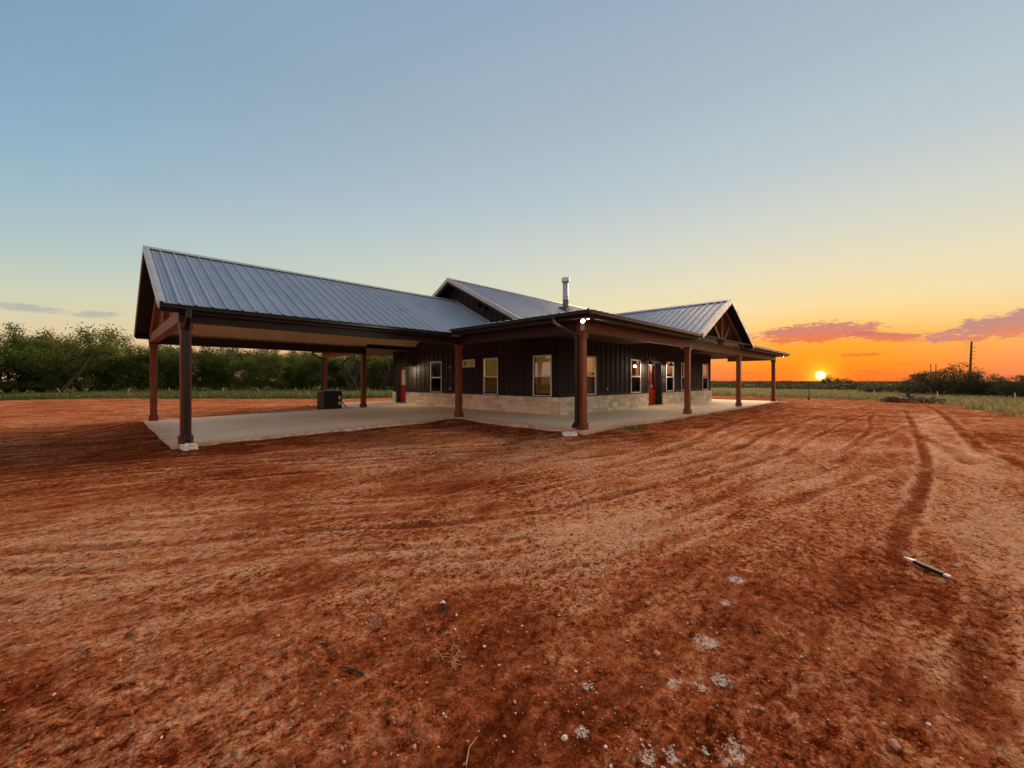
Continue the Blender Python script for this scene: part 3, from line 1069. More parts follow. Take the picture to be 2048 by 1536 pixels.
# carport roof
x0c, x1c = .95, 12.36
ye = 11.80
run = CRY - ye
cs = (CRZ - ZC) / run
crf = part_empty('carport_roof', house, (x0c, CRY, ZC))
roof(crf, (x0c, ye, ZC), (1, 0, 0), (0, 1, 0), cs, 0, x1c - x0c, lambda s: 0, lambda s: run)
roof(crf, (x0c, 2 * CRY - ye, ZC), (1, 0, 0), (0, -1, 0), cs, 0, x1c - x0c, lambda s: 0, lambda s: run, width=12)
ridge_cap(crf, (x0c - .02, CRY, CRZ), (x1c, CRY, CRZ), (0, 1, 0), cs)
for s in (-1, 1):
    rake(crf, (x0c, CRY, CRZ), (x0c, CRY + s * run, ZC), (-1, 0, 0))
    # black underside of the gable overhang, tan vaulted ceiling inside
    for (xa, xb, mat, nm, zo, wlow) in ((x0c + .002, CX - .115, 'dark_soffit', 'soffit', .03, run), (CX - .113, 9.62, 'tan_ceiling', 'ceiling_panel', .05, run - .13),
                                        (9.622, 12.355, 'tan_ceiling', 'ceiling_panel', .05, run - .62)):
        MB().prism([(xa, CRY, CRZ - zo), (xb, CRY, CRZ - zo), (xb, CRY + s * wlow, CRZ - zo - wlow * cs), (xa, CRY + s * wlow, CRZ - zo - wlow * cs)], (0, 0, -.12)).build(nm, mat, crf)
# headlap flashing against the gable wall
for s in (-1,):
    MB().bar((12.34, CRY, CRZ + .03), (12.34, CRY + s * run, ZC + .03), .05, .06).build('flashing', 'trim_grey', crf)


def gutter(a, b_, out, parent=house, name='gutter'):
    a, b_, out = Vector(a), Vector(b_), Vector(out)
    z = Vector((0, 0, 1))
    pr = [(.0, -.005), (.0, -.12), (.075, -.12), (.105, -.085), (.11, -.035), (.125, -.02), (.125, .0), (.112, .0), (.10, -.03), (.092, -.08), (.07, -.105), (.012, -.105), (.012, -.005)]
    poly = [a + out * u + z * w for u, w in pr]
    return MB().prism(poly, b_ - a).build(name, 'gutter_black', parent)


def fascia(a, b_, out, h, zt, name='fascia'):
    a, b_, out = Vector((*a, 0)), Vector((*b_, 0)), Vector((*out, 0))
    z = Vector((0, 0, 1))
    return MB().hexa([a + z * (zt - h), a - out * .03 + z * (zt - h), b_ - out * .03 + z * (zt - h), b_ + z * (zt - h)],
                     [a + z * zt, a - out * .03 + z * zt, b_ - out * .03 + z * zt, b_ + z * zt]).build(name, 'dark_soffit', house)


XE, YE = 8.91, 5.97            # porch eave lines
XR = 33.2
RYE = 2 * RY - YE              # rear eave
# carport eaves
fascia((x0c + .02, ye + .04), (XE + .02, ye + .04), (0, -1), .17, ZC - .012)
gutter((x0c - .005, ye + .036, ZC - .008), (XE - .14, ye + .036, ZC - .008), (0, -1, 0))
fascia((x0c + .02, 2 * CRY - ye - .04), (XE + .02, 2 * CRY - ye - .04), (0, 1), .17, ZC - .012)
gutter((x0c - .005, 2 * CRY - ye - .036, ZC - .008), (XE - .14, 2 * CRY - ye - .036, ZC - .008), (0, 1, 0))
for s in (-1, 1):      # soffit strips outside the carport beams
    ya, yb = sorted((CRY + s * (run - .07), CRY + s * (CRY - CY1 + bw + .004)))
    MB().box(x0c + .004, XE, ya, yb, ZT - .06, ZT - .02).build('soffit', 'dark_soffit', house)

# porch roofs: low slope skirts round the house
prf = part_empty('porch_roof', house, (XE, YE, ZE))
TF = 4.78
roof(prf, (XE, YE, ZE), (1, 0, 0), (0, 1, 0), PSL, 0, XR - XE, lambda s: 0, lambda s: min(TF, s))
roof(prf, (XE, YE, ZE), (0, 1, 0), (1, 0, 0), PSL, 0, 6.5, lambda s: 0, lambda s: min(3.44, s))
roof(prf, (XE, RYE, ZE), (0, -1, 0), (1, 0, 0), PSL, 0, 6.0, lambda s: 0, lambda s: min(3.44, s))
roof(prf, (XE, RYE, ZE), (1, 0, 0), (0, -1, 0), PSL, 0, XR - XE, lambda s: 0, lambda s: min(TF, s), width=30)
# ceilings of the porches (flat boards just above the beams)
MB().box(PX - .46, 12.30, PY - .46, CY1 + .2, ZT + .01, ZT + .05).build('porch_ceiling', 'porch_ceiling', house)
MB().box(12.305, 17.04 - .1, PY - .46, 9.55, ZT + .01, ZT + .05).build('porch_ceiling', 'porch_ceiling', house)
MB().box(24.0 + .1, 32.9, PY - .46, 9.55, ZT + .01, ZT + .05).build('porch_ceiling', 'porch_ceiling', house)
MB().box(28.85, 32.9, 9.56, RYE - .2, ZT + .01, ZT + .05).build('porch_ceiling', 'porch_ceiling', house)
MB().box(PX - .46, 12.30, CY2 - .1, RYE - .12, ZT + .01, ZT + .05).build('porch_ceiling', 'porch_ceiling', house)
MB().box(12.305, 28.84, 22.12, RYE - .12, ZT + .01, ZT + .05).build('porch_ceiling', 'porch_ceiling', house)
# fascia + gutters of the porches
fascia((XE + .05, YE + .05), (16.95, YE + .05), (0, -1), .19, ZE - .012)
gutter((XE + .0, YE + .046, ZE - .008), (16.9, YE + .046, ZE - .008), (0, -1, 0))
fascia((24.15, YE + .05), (XR - .05, YE + .05), (0, -1), .19, ZE - .012)
gutter((24.2, YE + .046, ZE - .008), (XR, YE + .046, ZE - .008), (0, -1, 0))
fascia((XE + .05, YE + .052), (XE + .05, 11.9), (-1, 0), .19, ZE - .012)
gutter((XE + .046, YE - .07, ZE - .008), (XE + .046, 11.72, ZE - .008), (-1, 0, 0))
fascia((XE + .05, 20.25), (XE + .05, RYE - .06), (-1, 0), .19, ZE - .012)
gutter((XE + .046, 20.45, ZE - .008), (XE + .046, RYE + .0, ZE - .008), (-1, 0, 0))
fascia((XR - .05, YE + .052), (XR - .05, RYE - .06), (1, 0), .19, ZE - .012)

# main roof
mrf = part_empty('main_roof', house, (20.5, RY, RZ))
xm0, xm1 = 11.74, 29.35
yl = 10.62
roof(mrf, (xm0, yl, RZ - SL * (RY - yl)), (1, 0, 0), (0, 1, 0), SL, 0, xm1 - xm0, lambda s: 0, lambda s: RY - yl)
roof(mrf, (xm0, 2 * RY - yl, RZ - SL * (RY - yl)), (1, 0, 0), (0, -1, 0), SL, 0, xm1 - xm0, lambda s: 0, lambda s: RY - yl, width=30)
ridge_cap(mrf, (xm0 - .02, RY, RZ), (xm1, RY, RZ), (0, 1, 0), SL)
for s in (-1, 1):
    w_ = RY - yl
    rake(mrf, (xm0, RY, RZ), (xm0, RY + s * w_, RZ - SL * w_), (-1, 0, 0), .14)
    rake(mrf, (xm0 + .035, RY, RZ - .142), (xm0 + .035, RY + s * w_, RZ - SL * w_ - .142), (-1, 0, 0), .12, .03, 'siding_trim', 'barge_board')
    MB().prism([(xm0 + .07, RY, RZ - .08), (SX - .02, RY, RZ - .08), (SX - .02, RY + s * w_, RZ - .08 - SL * w_), (xm0 + .07, RY + s * w_, RZ - .08 - SL * w_)], (0, 0, -.10)).build('soffit', 'dark_soffit', mrf)

# front cross gable
grf = part_empty('front_gable_roof', house, (GX, YE, ZE))
HW = 3.67
yg = 5.93
for s in (-1, 1):
    vy = RY - (RZ - GZ) / SL          # y where its ridge meets the main roof

    def tmax(q, vy=vy):
        return HW
    roof(grf, (GX + s * HW, yg, GZ - SL * HW), (0, 1, 0), (-s, 0, 0), SL, 0, vy - yg,
         lambda q, vy=vy: max(0.0, HW - (vy - (yg + q))), lambda q: HW)
    rake(grf, (GX, yg, GZ), (GX + s * HW, yg, GZ - SL * HW), (0, -1, 0), .17)
    MB().prism([(GX, yg + .002, GZ - .03), (GX, PY - .27, GZ - .03), (GX + s * (HW - .02), PY - .27, GZ - .03 - SL * (HW - .02)), (GX + s * (HW - .02), yg + .002, GZ - .03 - SL * (HW - .02))],
               (0, 0, -.10)).build('soffit', 'dark_soffit', grf)
    MB().prism([(GX, PY - .268, GZ - .05), (GX, 9.6, GZ - .05), (GX + s * 3.42, 9.6, GZ - .05 - SL * 3.42), (GX + s * 3.42, PY - .268, GZ - .05 - SL * 3.42)],
               (0, 0, -.10)).build('ceiling_panel', 'tan_ceiling', grf)
ridge_cap(grf, (GX, yg - .02, GZ), (GX, vy, GZ), (1, 0, 0), SL)

# ---- walls with openings
WINL = [(17.19, 18.19, .69, 2.31), (14.56, 15.53, 1.96, 2.32), (12.99, 13.96, .69, 2.33), (9.97, 10.94, .69, 2.33)]      # on x = SX : y0 y1 z0 z1
WINF = [(13.92, 14.88, .72, 2.34), (17.91, 18.90, .72, 2.35), (21.83, 22.86, .72, 2.36), (23.90, 24.92, .72, 2.36), (27.26, 28.26, .72, 2.38)]
DOORF = (19.70, 21.30, 0.0, 2.30)
DOORL = (20.62, 21.70, 0.0, 2.16)


def wall(fixed, axis, u0, u1, z0, z1, holes, th=.16, name='wall', mat='siding'):
    us = sorted({u0, u1, *[h[0] for h in holes], *[h[1] for h in holes]})
    zz = sorted({z0, z1, *[min(max(h[2], z0), z1) for h in holes], *[min(max(h[3], z0), z1) for h in holes]})
    mb = MB()
    # merge cells column-wise
    for a, b_ in zip(us[:-1], us[1:]):
        runs = []
        for c_, d_ in zip(zz[:-1], zz[1:]):
            cu, cz = (a + b_) / 2, (c_ + d_) / 2
            if any(h[0] < cu < h[1] and h[2] < cz < h[3] for h in holes):
                continue
            if runs and abs(runs[-1][1] - c_) < 1e-6:
                runs[-1][1] = d_
            else:
                runs.append([c_, d_])
        for c_, d_ in runs:
            if axis == 'x':
                mb.box(fixed, fixed + th, a, b_, c_, d_)
            else:
                mb.box(a, b_, fixed, fixed + th, c_, d_)
    return mb.build(name, mat, house)


wl = wall(SX, 'x', SY + .165, 22.04, 0, 3.5, WINL + [DOORL])
wf = wall(SY, 'y', SX, 28.71, 0, 3.5, WINF + [DOORF])
wr = wall(28.55, 'x', SY + .165, 22.04, 0, 3.3, [])
wb = wall(21.88, 'y', SX + .165, 28.54, 0, 3.3, [])
# upper gable wall
gw = MB().prism([(SX, SY + .2, 3.502), (SX, 22.0, 3.502), (SX, RY + 5.28, RZ - .1 - SL * 5.28), (SX, RY, RZ - .1), (SX, RY - 5.28, RZ - .1 - SL * 5.28)], (.14, 0, 0)).build('gable_wall', 'siding', house)
# rooms behind the windows
MB().box(SX + .17, 28.5, SY + .17, 21.87, 2.75, 2.80).build('room_ceiling', 'interior', house)
MB().box(SX + .17, 28.5, SY + .17, 21.87, .004, .03).build('room_floor', 'interior', house)
MB().box(16.2, 16.3, SY + .17, 21.87, .031, 2.749).build('partition', 'interior', house)
MB().box(16.31, 28.5, 13.6, 13.7, .031, 2.749).build('partition', 'interior', house)
MB().box(SX + .17, 16.19, 15.9, 16.0, .031, 2.749).build('partition', 'interior', house)

# battens: one shared mesh, copied and scaled to length
bat = MB().box(-.022, .022, -.022, .0, 0, 1).mesh('batten', 'siding_trim')


def batten(parent, u, z0, z1, axis):
    o = bpy.data.objects.new('batten', bat)
    col.objects.link(o)
    o.parent = parent
    o.matrix_parent_inverse = Matrix.Translation(ORIGIN[house.name]).inverted()
    o.matrix_parent_inverse = Matrix.Identity(4)
    if axis == 'x':
        o.location = (SX, u, z0)
        o.rotation_euler = (0, 0, R(-90))
    else:
        o.location = (u, SY, z0)
    o.scale = (1, 1, z1 - z0)
    return o


ZSTONE = .68
for (holes, axis, u0, u1, par) in ((WINL + [DOORL], 'x', 9.85, 22.0, wl), (WINF + [DOORF], 'y', 12.55, 28.65, wf)):
    u = u0
    while u < u1:
        hit = [h for h in holes if h[0] - .07 < u < h[1] + .07]
        if not hit:
            batten(par, u, ZSTONE + .14, 3.0 if axis == 'y' else 3.02, axis)
        else:
            h = hit[0]
            if h[2] > ZSTONE + .4:
                batten(par, u, ZSTONE + .14, h[2] - .08, axis)
            batten(par, u, h[3] + .08, 3.0 if axis == 'y' else 3.02, axis)
        u += .405
u = 9.85
while u < 21.9:
    top = RZ - .1 - SL * abs(u - RY) - .02
    zc = max(3.05, CRZ - cs * abs(u - CRY) + .02) if abs(u - CRY) < run else 3.1
    if top > zc + .05:
        batten(gw, u, zc, top, 'x')
    u += .405
# horizontal trims and corner boards
for (a0, a1) in ((SY + .03, 20.60), (21.72, 22.0)):
    MB().box(SX - .028, SX - .002, a0, a1, ZSTONE + .03, ZSTONE + .135).build('base_trim', 'siding_trim', wl)
for (a0, a1) in ((SX - .02, DOORF[0] - .05), (DOORF[1] + .05, 28.7)):
    MB().box(a0, a1, SY - .028, SY - .002, ZSTONE + .03, ZSTONE + .135).build('base_trim', 'siding_trim', wf)
MB().box(SX - .028, SX + .09, SY - .032, SY + .09, ZSTONE + .02, 3.0).build('corner_board', 'siding_trim', wf)
MB().box(28.62, 28.74, SY - .032, SY + .09, ZSTONE + .02, 3.0).build('corner_board', 'siding_trim', wf)
MB().box(SX - .03, SX + .02, 21.92, 22.07, ZSTONE + .02, 3.0).build('corner_board', 'siding_trim', wl)

# ---- stone wainscot: every stone a piece of its own, from a few hand-shaped blocks
stone_meshes = []
for k in range(10):
    bm = bmesh.new()
    bmesh.ops.create_cube(bm, size=1)
    bmesh.ops.subdivide_edges(bm, edges=list(bm.edges), cuts=1, use_grid_fill=True)
    for v in bm.verts:
        j = .018 + .02 * random.random()
        v.co += Vector((random.uniform(-j, j) * .5, random.uniform(-.12, .05) if v.co.y < -.4 else 0, random.uniform(-j, j)))
    me = bpy.data.meshes.new('stone')
    bm.to_mesh(me)
    bm.free()
    me.materials.append(MATS['limestone'])
    stone_meshes.append(me)


def stone(parent, u, w, z, h, axis, fx):
    o = bpy.data.objects.new('stone', random.choice(stone_meshes))
    col.objects.link(o)
    o.parent = parent
    dep = .085 + random.uniform(-.008, .012)
    if axis == 'x':
        o.location = (fx - dep / 2 + .02, u + w / 2, z + h / 2)
        o.rotation_euler = (0, 0, R(-90))
    else:
        o.location = (u + w / 2, fx - dep / 2 + .02, z + h / 2)
    o.scale = (w - .010, dep, h - .009)


def wainscot(axis, spans, fx):
    mb = MB()
    for a, b_ in spans:
        if axis == 'x':
            mb.box(fx - .052, fx - .003, a, b_, -.05, ZSTONE - .005)
        else:
            mb.box(a, b_, fx - .052, fx - .003, -.05, ZSTONE - .005)
    p_ = mb.build('stone_wainscot', 'mortar', house)
    for a, b_ in spans:
        z = -.02
        rows = [.21, .15, .19, .15]
        random.shuffle(rows)
        sc = (ZSTONE + .02) / sum(rows)
        for rh in rows:
            rh *= sc
            u = a
            while u < b_ - .02:
                w = random.choice((.28, .36, .45, .55, .66)) * random.uniform(.85, 1.2)
                if b_ - u - w < .2:
                    w = b_ - u
                stone(p_, u, w, z, rh, axis, fx)
                u += w
            z += rh
    return p_


wainscot('x', [(SY - .055, DOORL[0] - .04), (DOORL[1] + .04, 22.12)], SX)
wainscot('y', [(SX - .03, DOORF[0] - .04), (DOORF[1] + .03, 28.80)], SY)
# flat cap course over the stones
for (a0, a1, ax_) in ((SY - .11, DOORL[0] - .03, 'x'), (DOORL[1] + .03, 22.12, 'x'), (SX - .09, DOORF[0] - .03, 'y'), (DOORF[1] + .03, 28.82, 'y')):
    if ax_ == 'x':
        MB().box(SX - .095, SX - .001, a0, a1, ZSTONE + .001, ZSTONE + .028).build('stone_cap', 'door_frame', house)
    else:
        MB().box(a0, a1, SY - .095, SY - .001, ZSTONE + .001, ZSTONE + .028).build('stone_cap', 'door_frame', house)


# ---- windows
def window(axis, u0, u1, z0, z1, slider=False):
    def bx(mb, a, b_, c_, d_, o0, o1):
        if axis == 'x':
            mb.box(SX + o0, SX + o1, a, b_, c_, d_)
        else:
            mb.box(a, b_, SY + o0, SY + o1, c_, d_)
    f = .05
    mb = MB()
    bx(mb, u0, u0 + f, z0, z1, -.035, .05)
    bx(mb, u1 - f, u1, z0, z1, -.035, .05)
    bx(mb, u0 + f, u1 - f, z0, z0 + f, -.035, .05)
    bx(mb, u0 + f, u1 - f, z1 - f, z1, -.035, .05)
    w = mb.build('window', 'window_white', house)
    if slider:
        um = (u0 + u1) / 2
        mb = MB()
        bx(mb, um - .025, um + .025, z0 + f, z1 - f, -.02, .04)
        mb.build('meeting_rail', 'window_white', w)
        for a, b_, mt in ((u0 + f, um - .025, 'glass'), (um + .025, u1 - f, 'glass')):
            mb = MB()
            bx(mb, a, b_, z0 + f, z1 - f, .012, .018)
            mb.build('pane', mt, w)
    else:
        zm = z0 + (z1 - z0) * .49
        mb = MB()
        bx(mb, u0 + f, u1 - f, zm - .028, zm + .028, -.025, .04)
        mb.build('meeting_rail', 'window_white', w)
        mb = MB()
        bx(mb, u0 + f, u1 - f, zm + .028, z1 - f, .006, .012)
        mb.build('pane', 'glass', w)
        mb = MB()
        bx(mb, u0 + f, u1 - f, z0 + f, zm - .028, .020, .026)
        mb.build('pane', 'glass', w)
        mb = MB()
        bx(mb, u0 + f, u1 - f, z0 + f, zm - .028, -.012, -.009)
        mb.build('insect_screen', 'glass_screened', w)
    # dark casing boards round the frame
    mb = MB()
    bx(mb, u0 - .085, u0 - .003, z0 - .03, z1 + .085, -.026, -.001)
    bx(mb, u1 + .003, u1 + .085, z0 - .03, z1 + .085, -.026, -.001)
    bx(mb, u0 - .003, u1 + .003, z1 + .003, z1 + .085, -.026, -.001)
    mb.build('casing', 'siding_trim', w)
    return w


for k, h in enumerate(WINL):
    window('x', *h, slider=(k == 1))
for h in WINF:
    window('y', *h)

# ---- front door: recessed red door with a tall light and side panel
RD = .30
mb = MB()
mb.box(DOORF[0] - .002, DOORF[0] + .05, SY - .02, SY + RD + .05, .0, 2.30)
mb.box(DOORF[1] - .05, DOORF[1] + .002, SY - .02, SY + RD + .05, .0, 2.30)
mb.box(DOORF[0] + .05, DOORF[1] - .05, SY - .02, SY + RD + .05, 2.24, 2.30)
frf = mb.build('door_frame', 'door_frame', house)
da, db = DOORF[0] + .055, DOORF[1] - .055


def door_leaf(axis, a, b_, c_, zt, glassmat, glz0, side):
    """leaf with rails, stiles, a raised panel and a glazed upper light"""
    def bx(mb, u0, u1, z0, z1, o0, o1):
        if axis == 'x':
            mb.box(c_ + o0, c_ + o1, u0, u1, z0, z1)
        else:
            mb.box(u0, u1, c_ + o0, c_ + o1, z0, z1)
    st = .11
    mb = MB()
    bx(mb, a, a + st, .03, zt, 0, .045)
    bx(mb, b_ - st, b_, .03, zt, 0, .045)
    bx(mb, a + st, b_ - st, .03, .25, 0, .045)
    bx(mb, a + st, b_ - st, zt - .13, zt, 0, .045)
    bx(mb, a + st, b_ - st, glz0 - .14, glz0, 0, .045)
    d_ = mb.build('door', 'door_red', house)
    mb = MB()
    bx(mb, a + st, b_ - st, .25, glz0 - .14, .018, .034)
    bx(mb, a + st + .05, b_ - st - .05, .30, glz0 - .19, .004, .018)
    mb.build('panel', 'door_red', d_)
    mb = MB()
    bx(mb, a + st, b_ - st, glz0, zt - .13, .02, .026)
    mb.build('pane', glassmat, d_)
    mb = MB()
    uh = b_ - .06 if side > 0 else a + .06
    bx(mb, uh - .012, uh + .012, .93, 1.12, -.05, -.02)
    bx(mb, uh - .01, uh + .01, .98, 1.0, -.02, 0)
    mb.build('handle', 'galvanised', d_)
    return d_


door_leaf('y', da, da + .92, SY + RD, 2.23, 'glass', .86, 1)
door_leaf('y', da + .925, db, SY + RD, 2.23, 'glass', .86, -1)
MB().box(DOORF[0], DOORF[1], SY - .05, SY + RD + .05, .0, .03).build('threshold', 'galvanised', frf)
# side door
mb = MB()
mb.box(SX - .02, SX + .27, DOORL[0] - .002, DOORL[0] + .05, 0, 2.16)
mb.box(SX - .02, SX + .27, DOORL[1] - .05, DOORL[1] + .002, 0, 2.16)
mb.box(SX - .02, SX + .27, DOORL[0] + .05, DOORL[1] - .05, 2.10, 2.16)
frl = mb.build('door_frame', 'door_frame', house)
door_leaf('x', DOORL[0] + .055, DOORL[1] - .055, SX + .22, 2.09, 'door_light', 1.06, -1)
MB().box(SX - .05, SX + .27, DOORL[0], DOORL[1], 0, .03).build('threshold', 'galvanised', frl)


# ---- lamps
def lamp_light(kind, loc, energy, colr, rad, parent, rot=None, spot=None):
    l = bpy.data.lights.new('lamp_light', kind)
    l.energy = energy
    l.color = colr
    if kind in ('POINT', 'SPOT'):
        l.shadow_soft_size = rad
    if spot:
        l.spot_size = R(spot)
        l.spot_blend = .6
    o = link('lamp_light', l, parent, (0, 0, 0))
    o.location = loc
    if rot:
        o.rotation_euler = rot
    return o


def barn_lamp(mx, my, mz, dirx, diry):
    """gooseneck lamp: back plate, curved arm and wide enamel shade, lit"""
    dv = Vector((dirx, diry, 0))
    m_ = Vector((mx, my, mz))
    arm = [m_, m_ + dv * .10 + Vector((0, 0, .10)), m_ + dv * .24 + Vector((0, 0, .15)), m_ + dv * .36 + Vector((0, 0, .11)), m_ + dv * .40 + Vector((0, 0, .02))]
    a_ = MB().tube(arm, .013, 8).build('barn_lamp', 'gutter_black', house, True)
    c_ = m_ + dv * .40
    MB().lathe(c_, [(.0, .06), (.05, .055), (.06, .0), (.075, -.03), (.15, -.07), (.19, -.10), (.195, -.115), (.185, -.112), (.145, -.078), (.07, -.04), (.0, -.035)], 24).build('shade', 'gutter_black', a_, True)
    MB().lathe(c_, [(.0, -.096), (.165, -.100), (.165, -.104), (.0, -.106)], 20).build('lit_lens', 'lamp_on', a_)
    pl = MB()
    for k in range(12):
        pass
    MB().lathe((0, 0, 0), [(0, 0), (.055, 0), (.055, .02), (0, .02)], 16)
    bk = MB().box(min(mx, mx + .02 * dirx) - .045 * abs(diry), max(mx, mx + .02 * dirx) + .045 * abs(diry),
                  min(my, my + .02 * diry) - .045 * abs(dirx), max(my, my + .02 * diry) + .045 * abs(dirx), mz - .06, mz + .06).build('back_plate', 'gutter_black', a_)
    lamp_light('POINT', c_ + Vector((0, 0, -.17)), 30.0, (1.0, .80, .52), .06, a_)


barn_lamp(19.15, SY, 2.22, 0, -1)
barn_lamp(21.58, SY, 2.22, 0, -1)
barn_lamp(SX, 19.80, 2.16, -1, 0)


def flood(x, y, z, aim, e, aims):
    base = MB().box(x - .05, x + .05, y - .05, y + .05, z + .10, z + .16).build('flood_lamp', 'window_white', house)
    for s in (-1, 1):
        dv = Vector(aim).normalized()
        sd2 = Vector((dv.y, -dv.x, 0)).normalized() * (.075 * s)
        c_ = Vector((x, y, z)) + sd2 + Vector((0, 0, -.05 * s + .03))
        MB().tube([c_ - dv * .05, c_, c_ + dv * .03], [.035, .055, .062], 14).build('lamp_head', 'window_white', base, True)
        MB().tube([c_ + dv * .0305, c_ + dv * .036], [.056, .050], 14).build('lit_lens', 'flood_on', base)
        MB().tube([c_ - dv * .04, Vector((x, y, z + .11))], .012, 6).build('stem', 'window_white', base)
    for am in aims:
        lamp_light('SPOT', Vector((x, y, z)) + Vector(am).normalized() * .17, e, (1.0, .86, .66), .06, base, Vector(am).to_track_quat('-Z', 'Y').to_euler(), 84)


flood(9.22, 6.28, 2.96, (-.55, -.62, -.55), 260, [(-.75, .5, -.3), (.8, -.5, -.3)])
flood(32.45, 6.2, 3.0, (.25, -.85, -.5), 120, [(.25, -.85, -.5)])
# tall white junction cover under the flood lamp on the corner
MB().box(PX - .165, PX - bw - .002, PY - .165, PY - .06, ZB + .03, ZT + .02).build('corner_trim', 'trim_grey', house)

# room lamp seen through a side window
rl = MB().tube([(13.35, 12.0, 2.74), (13.35, 12.0, 2.12)], .012, 6).build('pendant_lamp', 'galvanised', house)
MB().lathe((13.35, 12.0, 1.98), [(0, .16), (.10, .14), (.15, .08), (.15, .07), (0, .07)], 18).build('shade', 'galvanised', rl, True)
for k in range(3):
    an = k * 2.1
    MB().lathe((13.35 + .08 * math.cos(an), 12.0 + .08 * math.sin(an), 1.93), [(0, .09), (.03, .07), (.04, .03), (.02, 0), (0, -.005)], 10).build('bulb', 'bulb_on', rl, True)
lamp_light('POINT', (13.35, 12.0, 1.75), 62, (1.0, .74, .36), .1, rl)

# ---- downspouts
def spout(pts, foot):
    mb = MB()
    for a, b_ in zip(pts[:-1], pts[1:]):
        dv = (Vector(b_) - Vector(a)).normalized() * .03
        mb.bar(Vector(a) - dv * .6, Vector(b_) + dv * .6, .10, .075, foot if abs(dv.normalized().z) > .9 else (0, 0, 1))
    return mb.build('downspout', 'gutter_black', house, bevel=.008)


z1 = zs(CX, CY1)
spout([(CX, 11.72, 2.93), (CX, 11.72, 2.76), (CX, CY1 - .16, 2.50), (CX, CY1 - .16, z1 + .24), (CX, CY1 - .30, z1 + .10)], (0, 1, 0))
z6 = zs(PX, PY)
spout([(8.83, 7.05, 3.06), (8.83, 7.05, 2.92), (PX - .16, 6.66, 2.58), (PX - .16, 6.66, z6 + .22), (PX - .31, 6.66, z6 + .09)], (1, 0, 0))
spout([(8.83, 25.1, 3.06), (8.83, 25.1, 2.86), (PX - .16, 25.1, 2.62), (PX - .16, 25.1, -.02), (PX - .31, 25.1, -.10)], (1, 0, 0))

# ---- flue pipe on the roof
fx, fy = 18.75, 14.12
fz = RZ - SL * (RY - fy)
fl = MB().lathe((fx, fy, fz), [(0, -.1), (.165, -.1), (.165, .62), (.172, .62), (.172, .66), (.165, .66), (.165, .76), (.172, .76), (.172, .80), (.163, .80), (.163, 1.66), (0, 1.66)], 22).build('flue_pipe', 'galvanised', house, True)
MB().lathe((fx, fy, fz), [(0, 1.88), (.20, 1.88), (.235, 1.86), (.235, 1.64), (.215, 1.62), (.20, 1.63), (.20, 1.70), (0, 1.70)], 22).build('rain_cap', 'galvanised', fl)
MB().hexa([(fx - .34, fy - .34, fz - .34 * SL - .02), (fx + .34, fy - .34, fz - .34 * SL - .02), (fx + .34, fy + .34, fz + .34 * SL - .02), (fx - .34, fy + .34, fz + .34 * SL - .02)],
          [(fx - .20, fy - .20, fz + .13), (fx + .20, fy - .20, fz + .13), (fx + .20, fy + .20, fz + .24), (fx - .20, fy + .20, fz + .24)]).build('pipe_boot', 'lead_boot', fl)

# ---- wall vents on the gable, outlets
for (vy_, vz) in ((14.22, 4.86), (13.74, 4.64)):
    v_ = MB().box(SX - .03, SX, vy_ - .11, vy_ + .11, vz - .12, vz + .12).build('vent_hood', 'siding_trim', house)
    MB().add([(SX - .031, vy_ - .1, vz + .1), (SX - .031, vy_ + .1, vz + .1), (SX - .2, vy_ + .1, vz - .07), (SX - .2, vy_ - .1, vz - .07),
              (SX - .031, vy_ - .1, vz - .1), (SX - .031, vy_ + .1, vz - .1), (SX - .2, vy_ + .1, vz - .1), (SX - .2, vy_ - .1, vz - .1)],
             [(0, 1, 2, 3), (0, 3, 7, 4), (1, 5, 6, 2), (3, 2, 6, 7), (0, 4, 5, 1)]).build('hood', 'gutter_black', v_)
for (oy, oz) in ((16.47, 1.98), (16.47, .92)):
    MB().box(SX - .05, SX - .002, oy - .04, oy + .04, oz - .06, oz + .06).build('outlet_cover', 'trim_grey', house, bevel=.006)
for (ox, oz) in ((15.76, .95), (21.50, 1.30)):
    MB().box(ox - .04, ox + .04, SY - .05, SY - .002, oz - .06, oz + .06).build('outlet_cover', 'trim_grey', house, bevel=.006)

# ------------------------------------------------------------------ air conditioner beside the carport slab
ax0, ay0, aw = 7.72, 20.42, .86
az0 = -.14
ac = thing('air_conditioner', 'black louvred outdoor air conditioning unit on a concrete pad behind the carport', 'air conditioner', (ax0 + .43, ay0 + .43, az0))
MB().box(ax0 - .08, ax0 + aw + .08, ay0 - .08, ay0 + aw + .08, az0 - .2, az0).build('pad', 'concrete', ac)
MB().box(ax0 + .02, ax0 + aw - .02, ay0 + .02, ay0 + aw - .02, az0 + .03, az0 + .86).build('coil', 'unit_black', ac)
MB().box(ax0, ax0 + aw, ay0, ay0 + aw, az0, az0 + .05).build('base_pan', 'unit_black', ac, bevel=.01)
lid = MB().box(ax0 - .005, ax0 + aw + .005, ay0 - .005, ay0 + aw + .005, az0 + .86, az0 + .95).build('lid', 'unit_black', ac, bevel=.015)
MB().lathe((ax0 + aw / 2, ay0 + aw / 2, az0 + .95), [(0, .03), (.1, .03), (.3, .012), (.34, .0)], 20).build('fan_guard', 'unit_grille', lid)
for k in range(14):
    z = az0 + .09 + k * .055
    MB().box(ax0 - .003, ax0 + aw + .003, ay0 - .003, ay0 + .018, z, z + .030).box(ax0 - .003, ax0 + .018, ay0 + .0185, ay0 + aw, z, z + .030).box(
        ax0 + aw - .018, ax0 + aw + .003, ay0 + .0185, ay0 + aw, z, z + .030).build('louvre', 'unit_grille', ac)
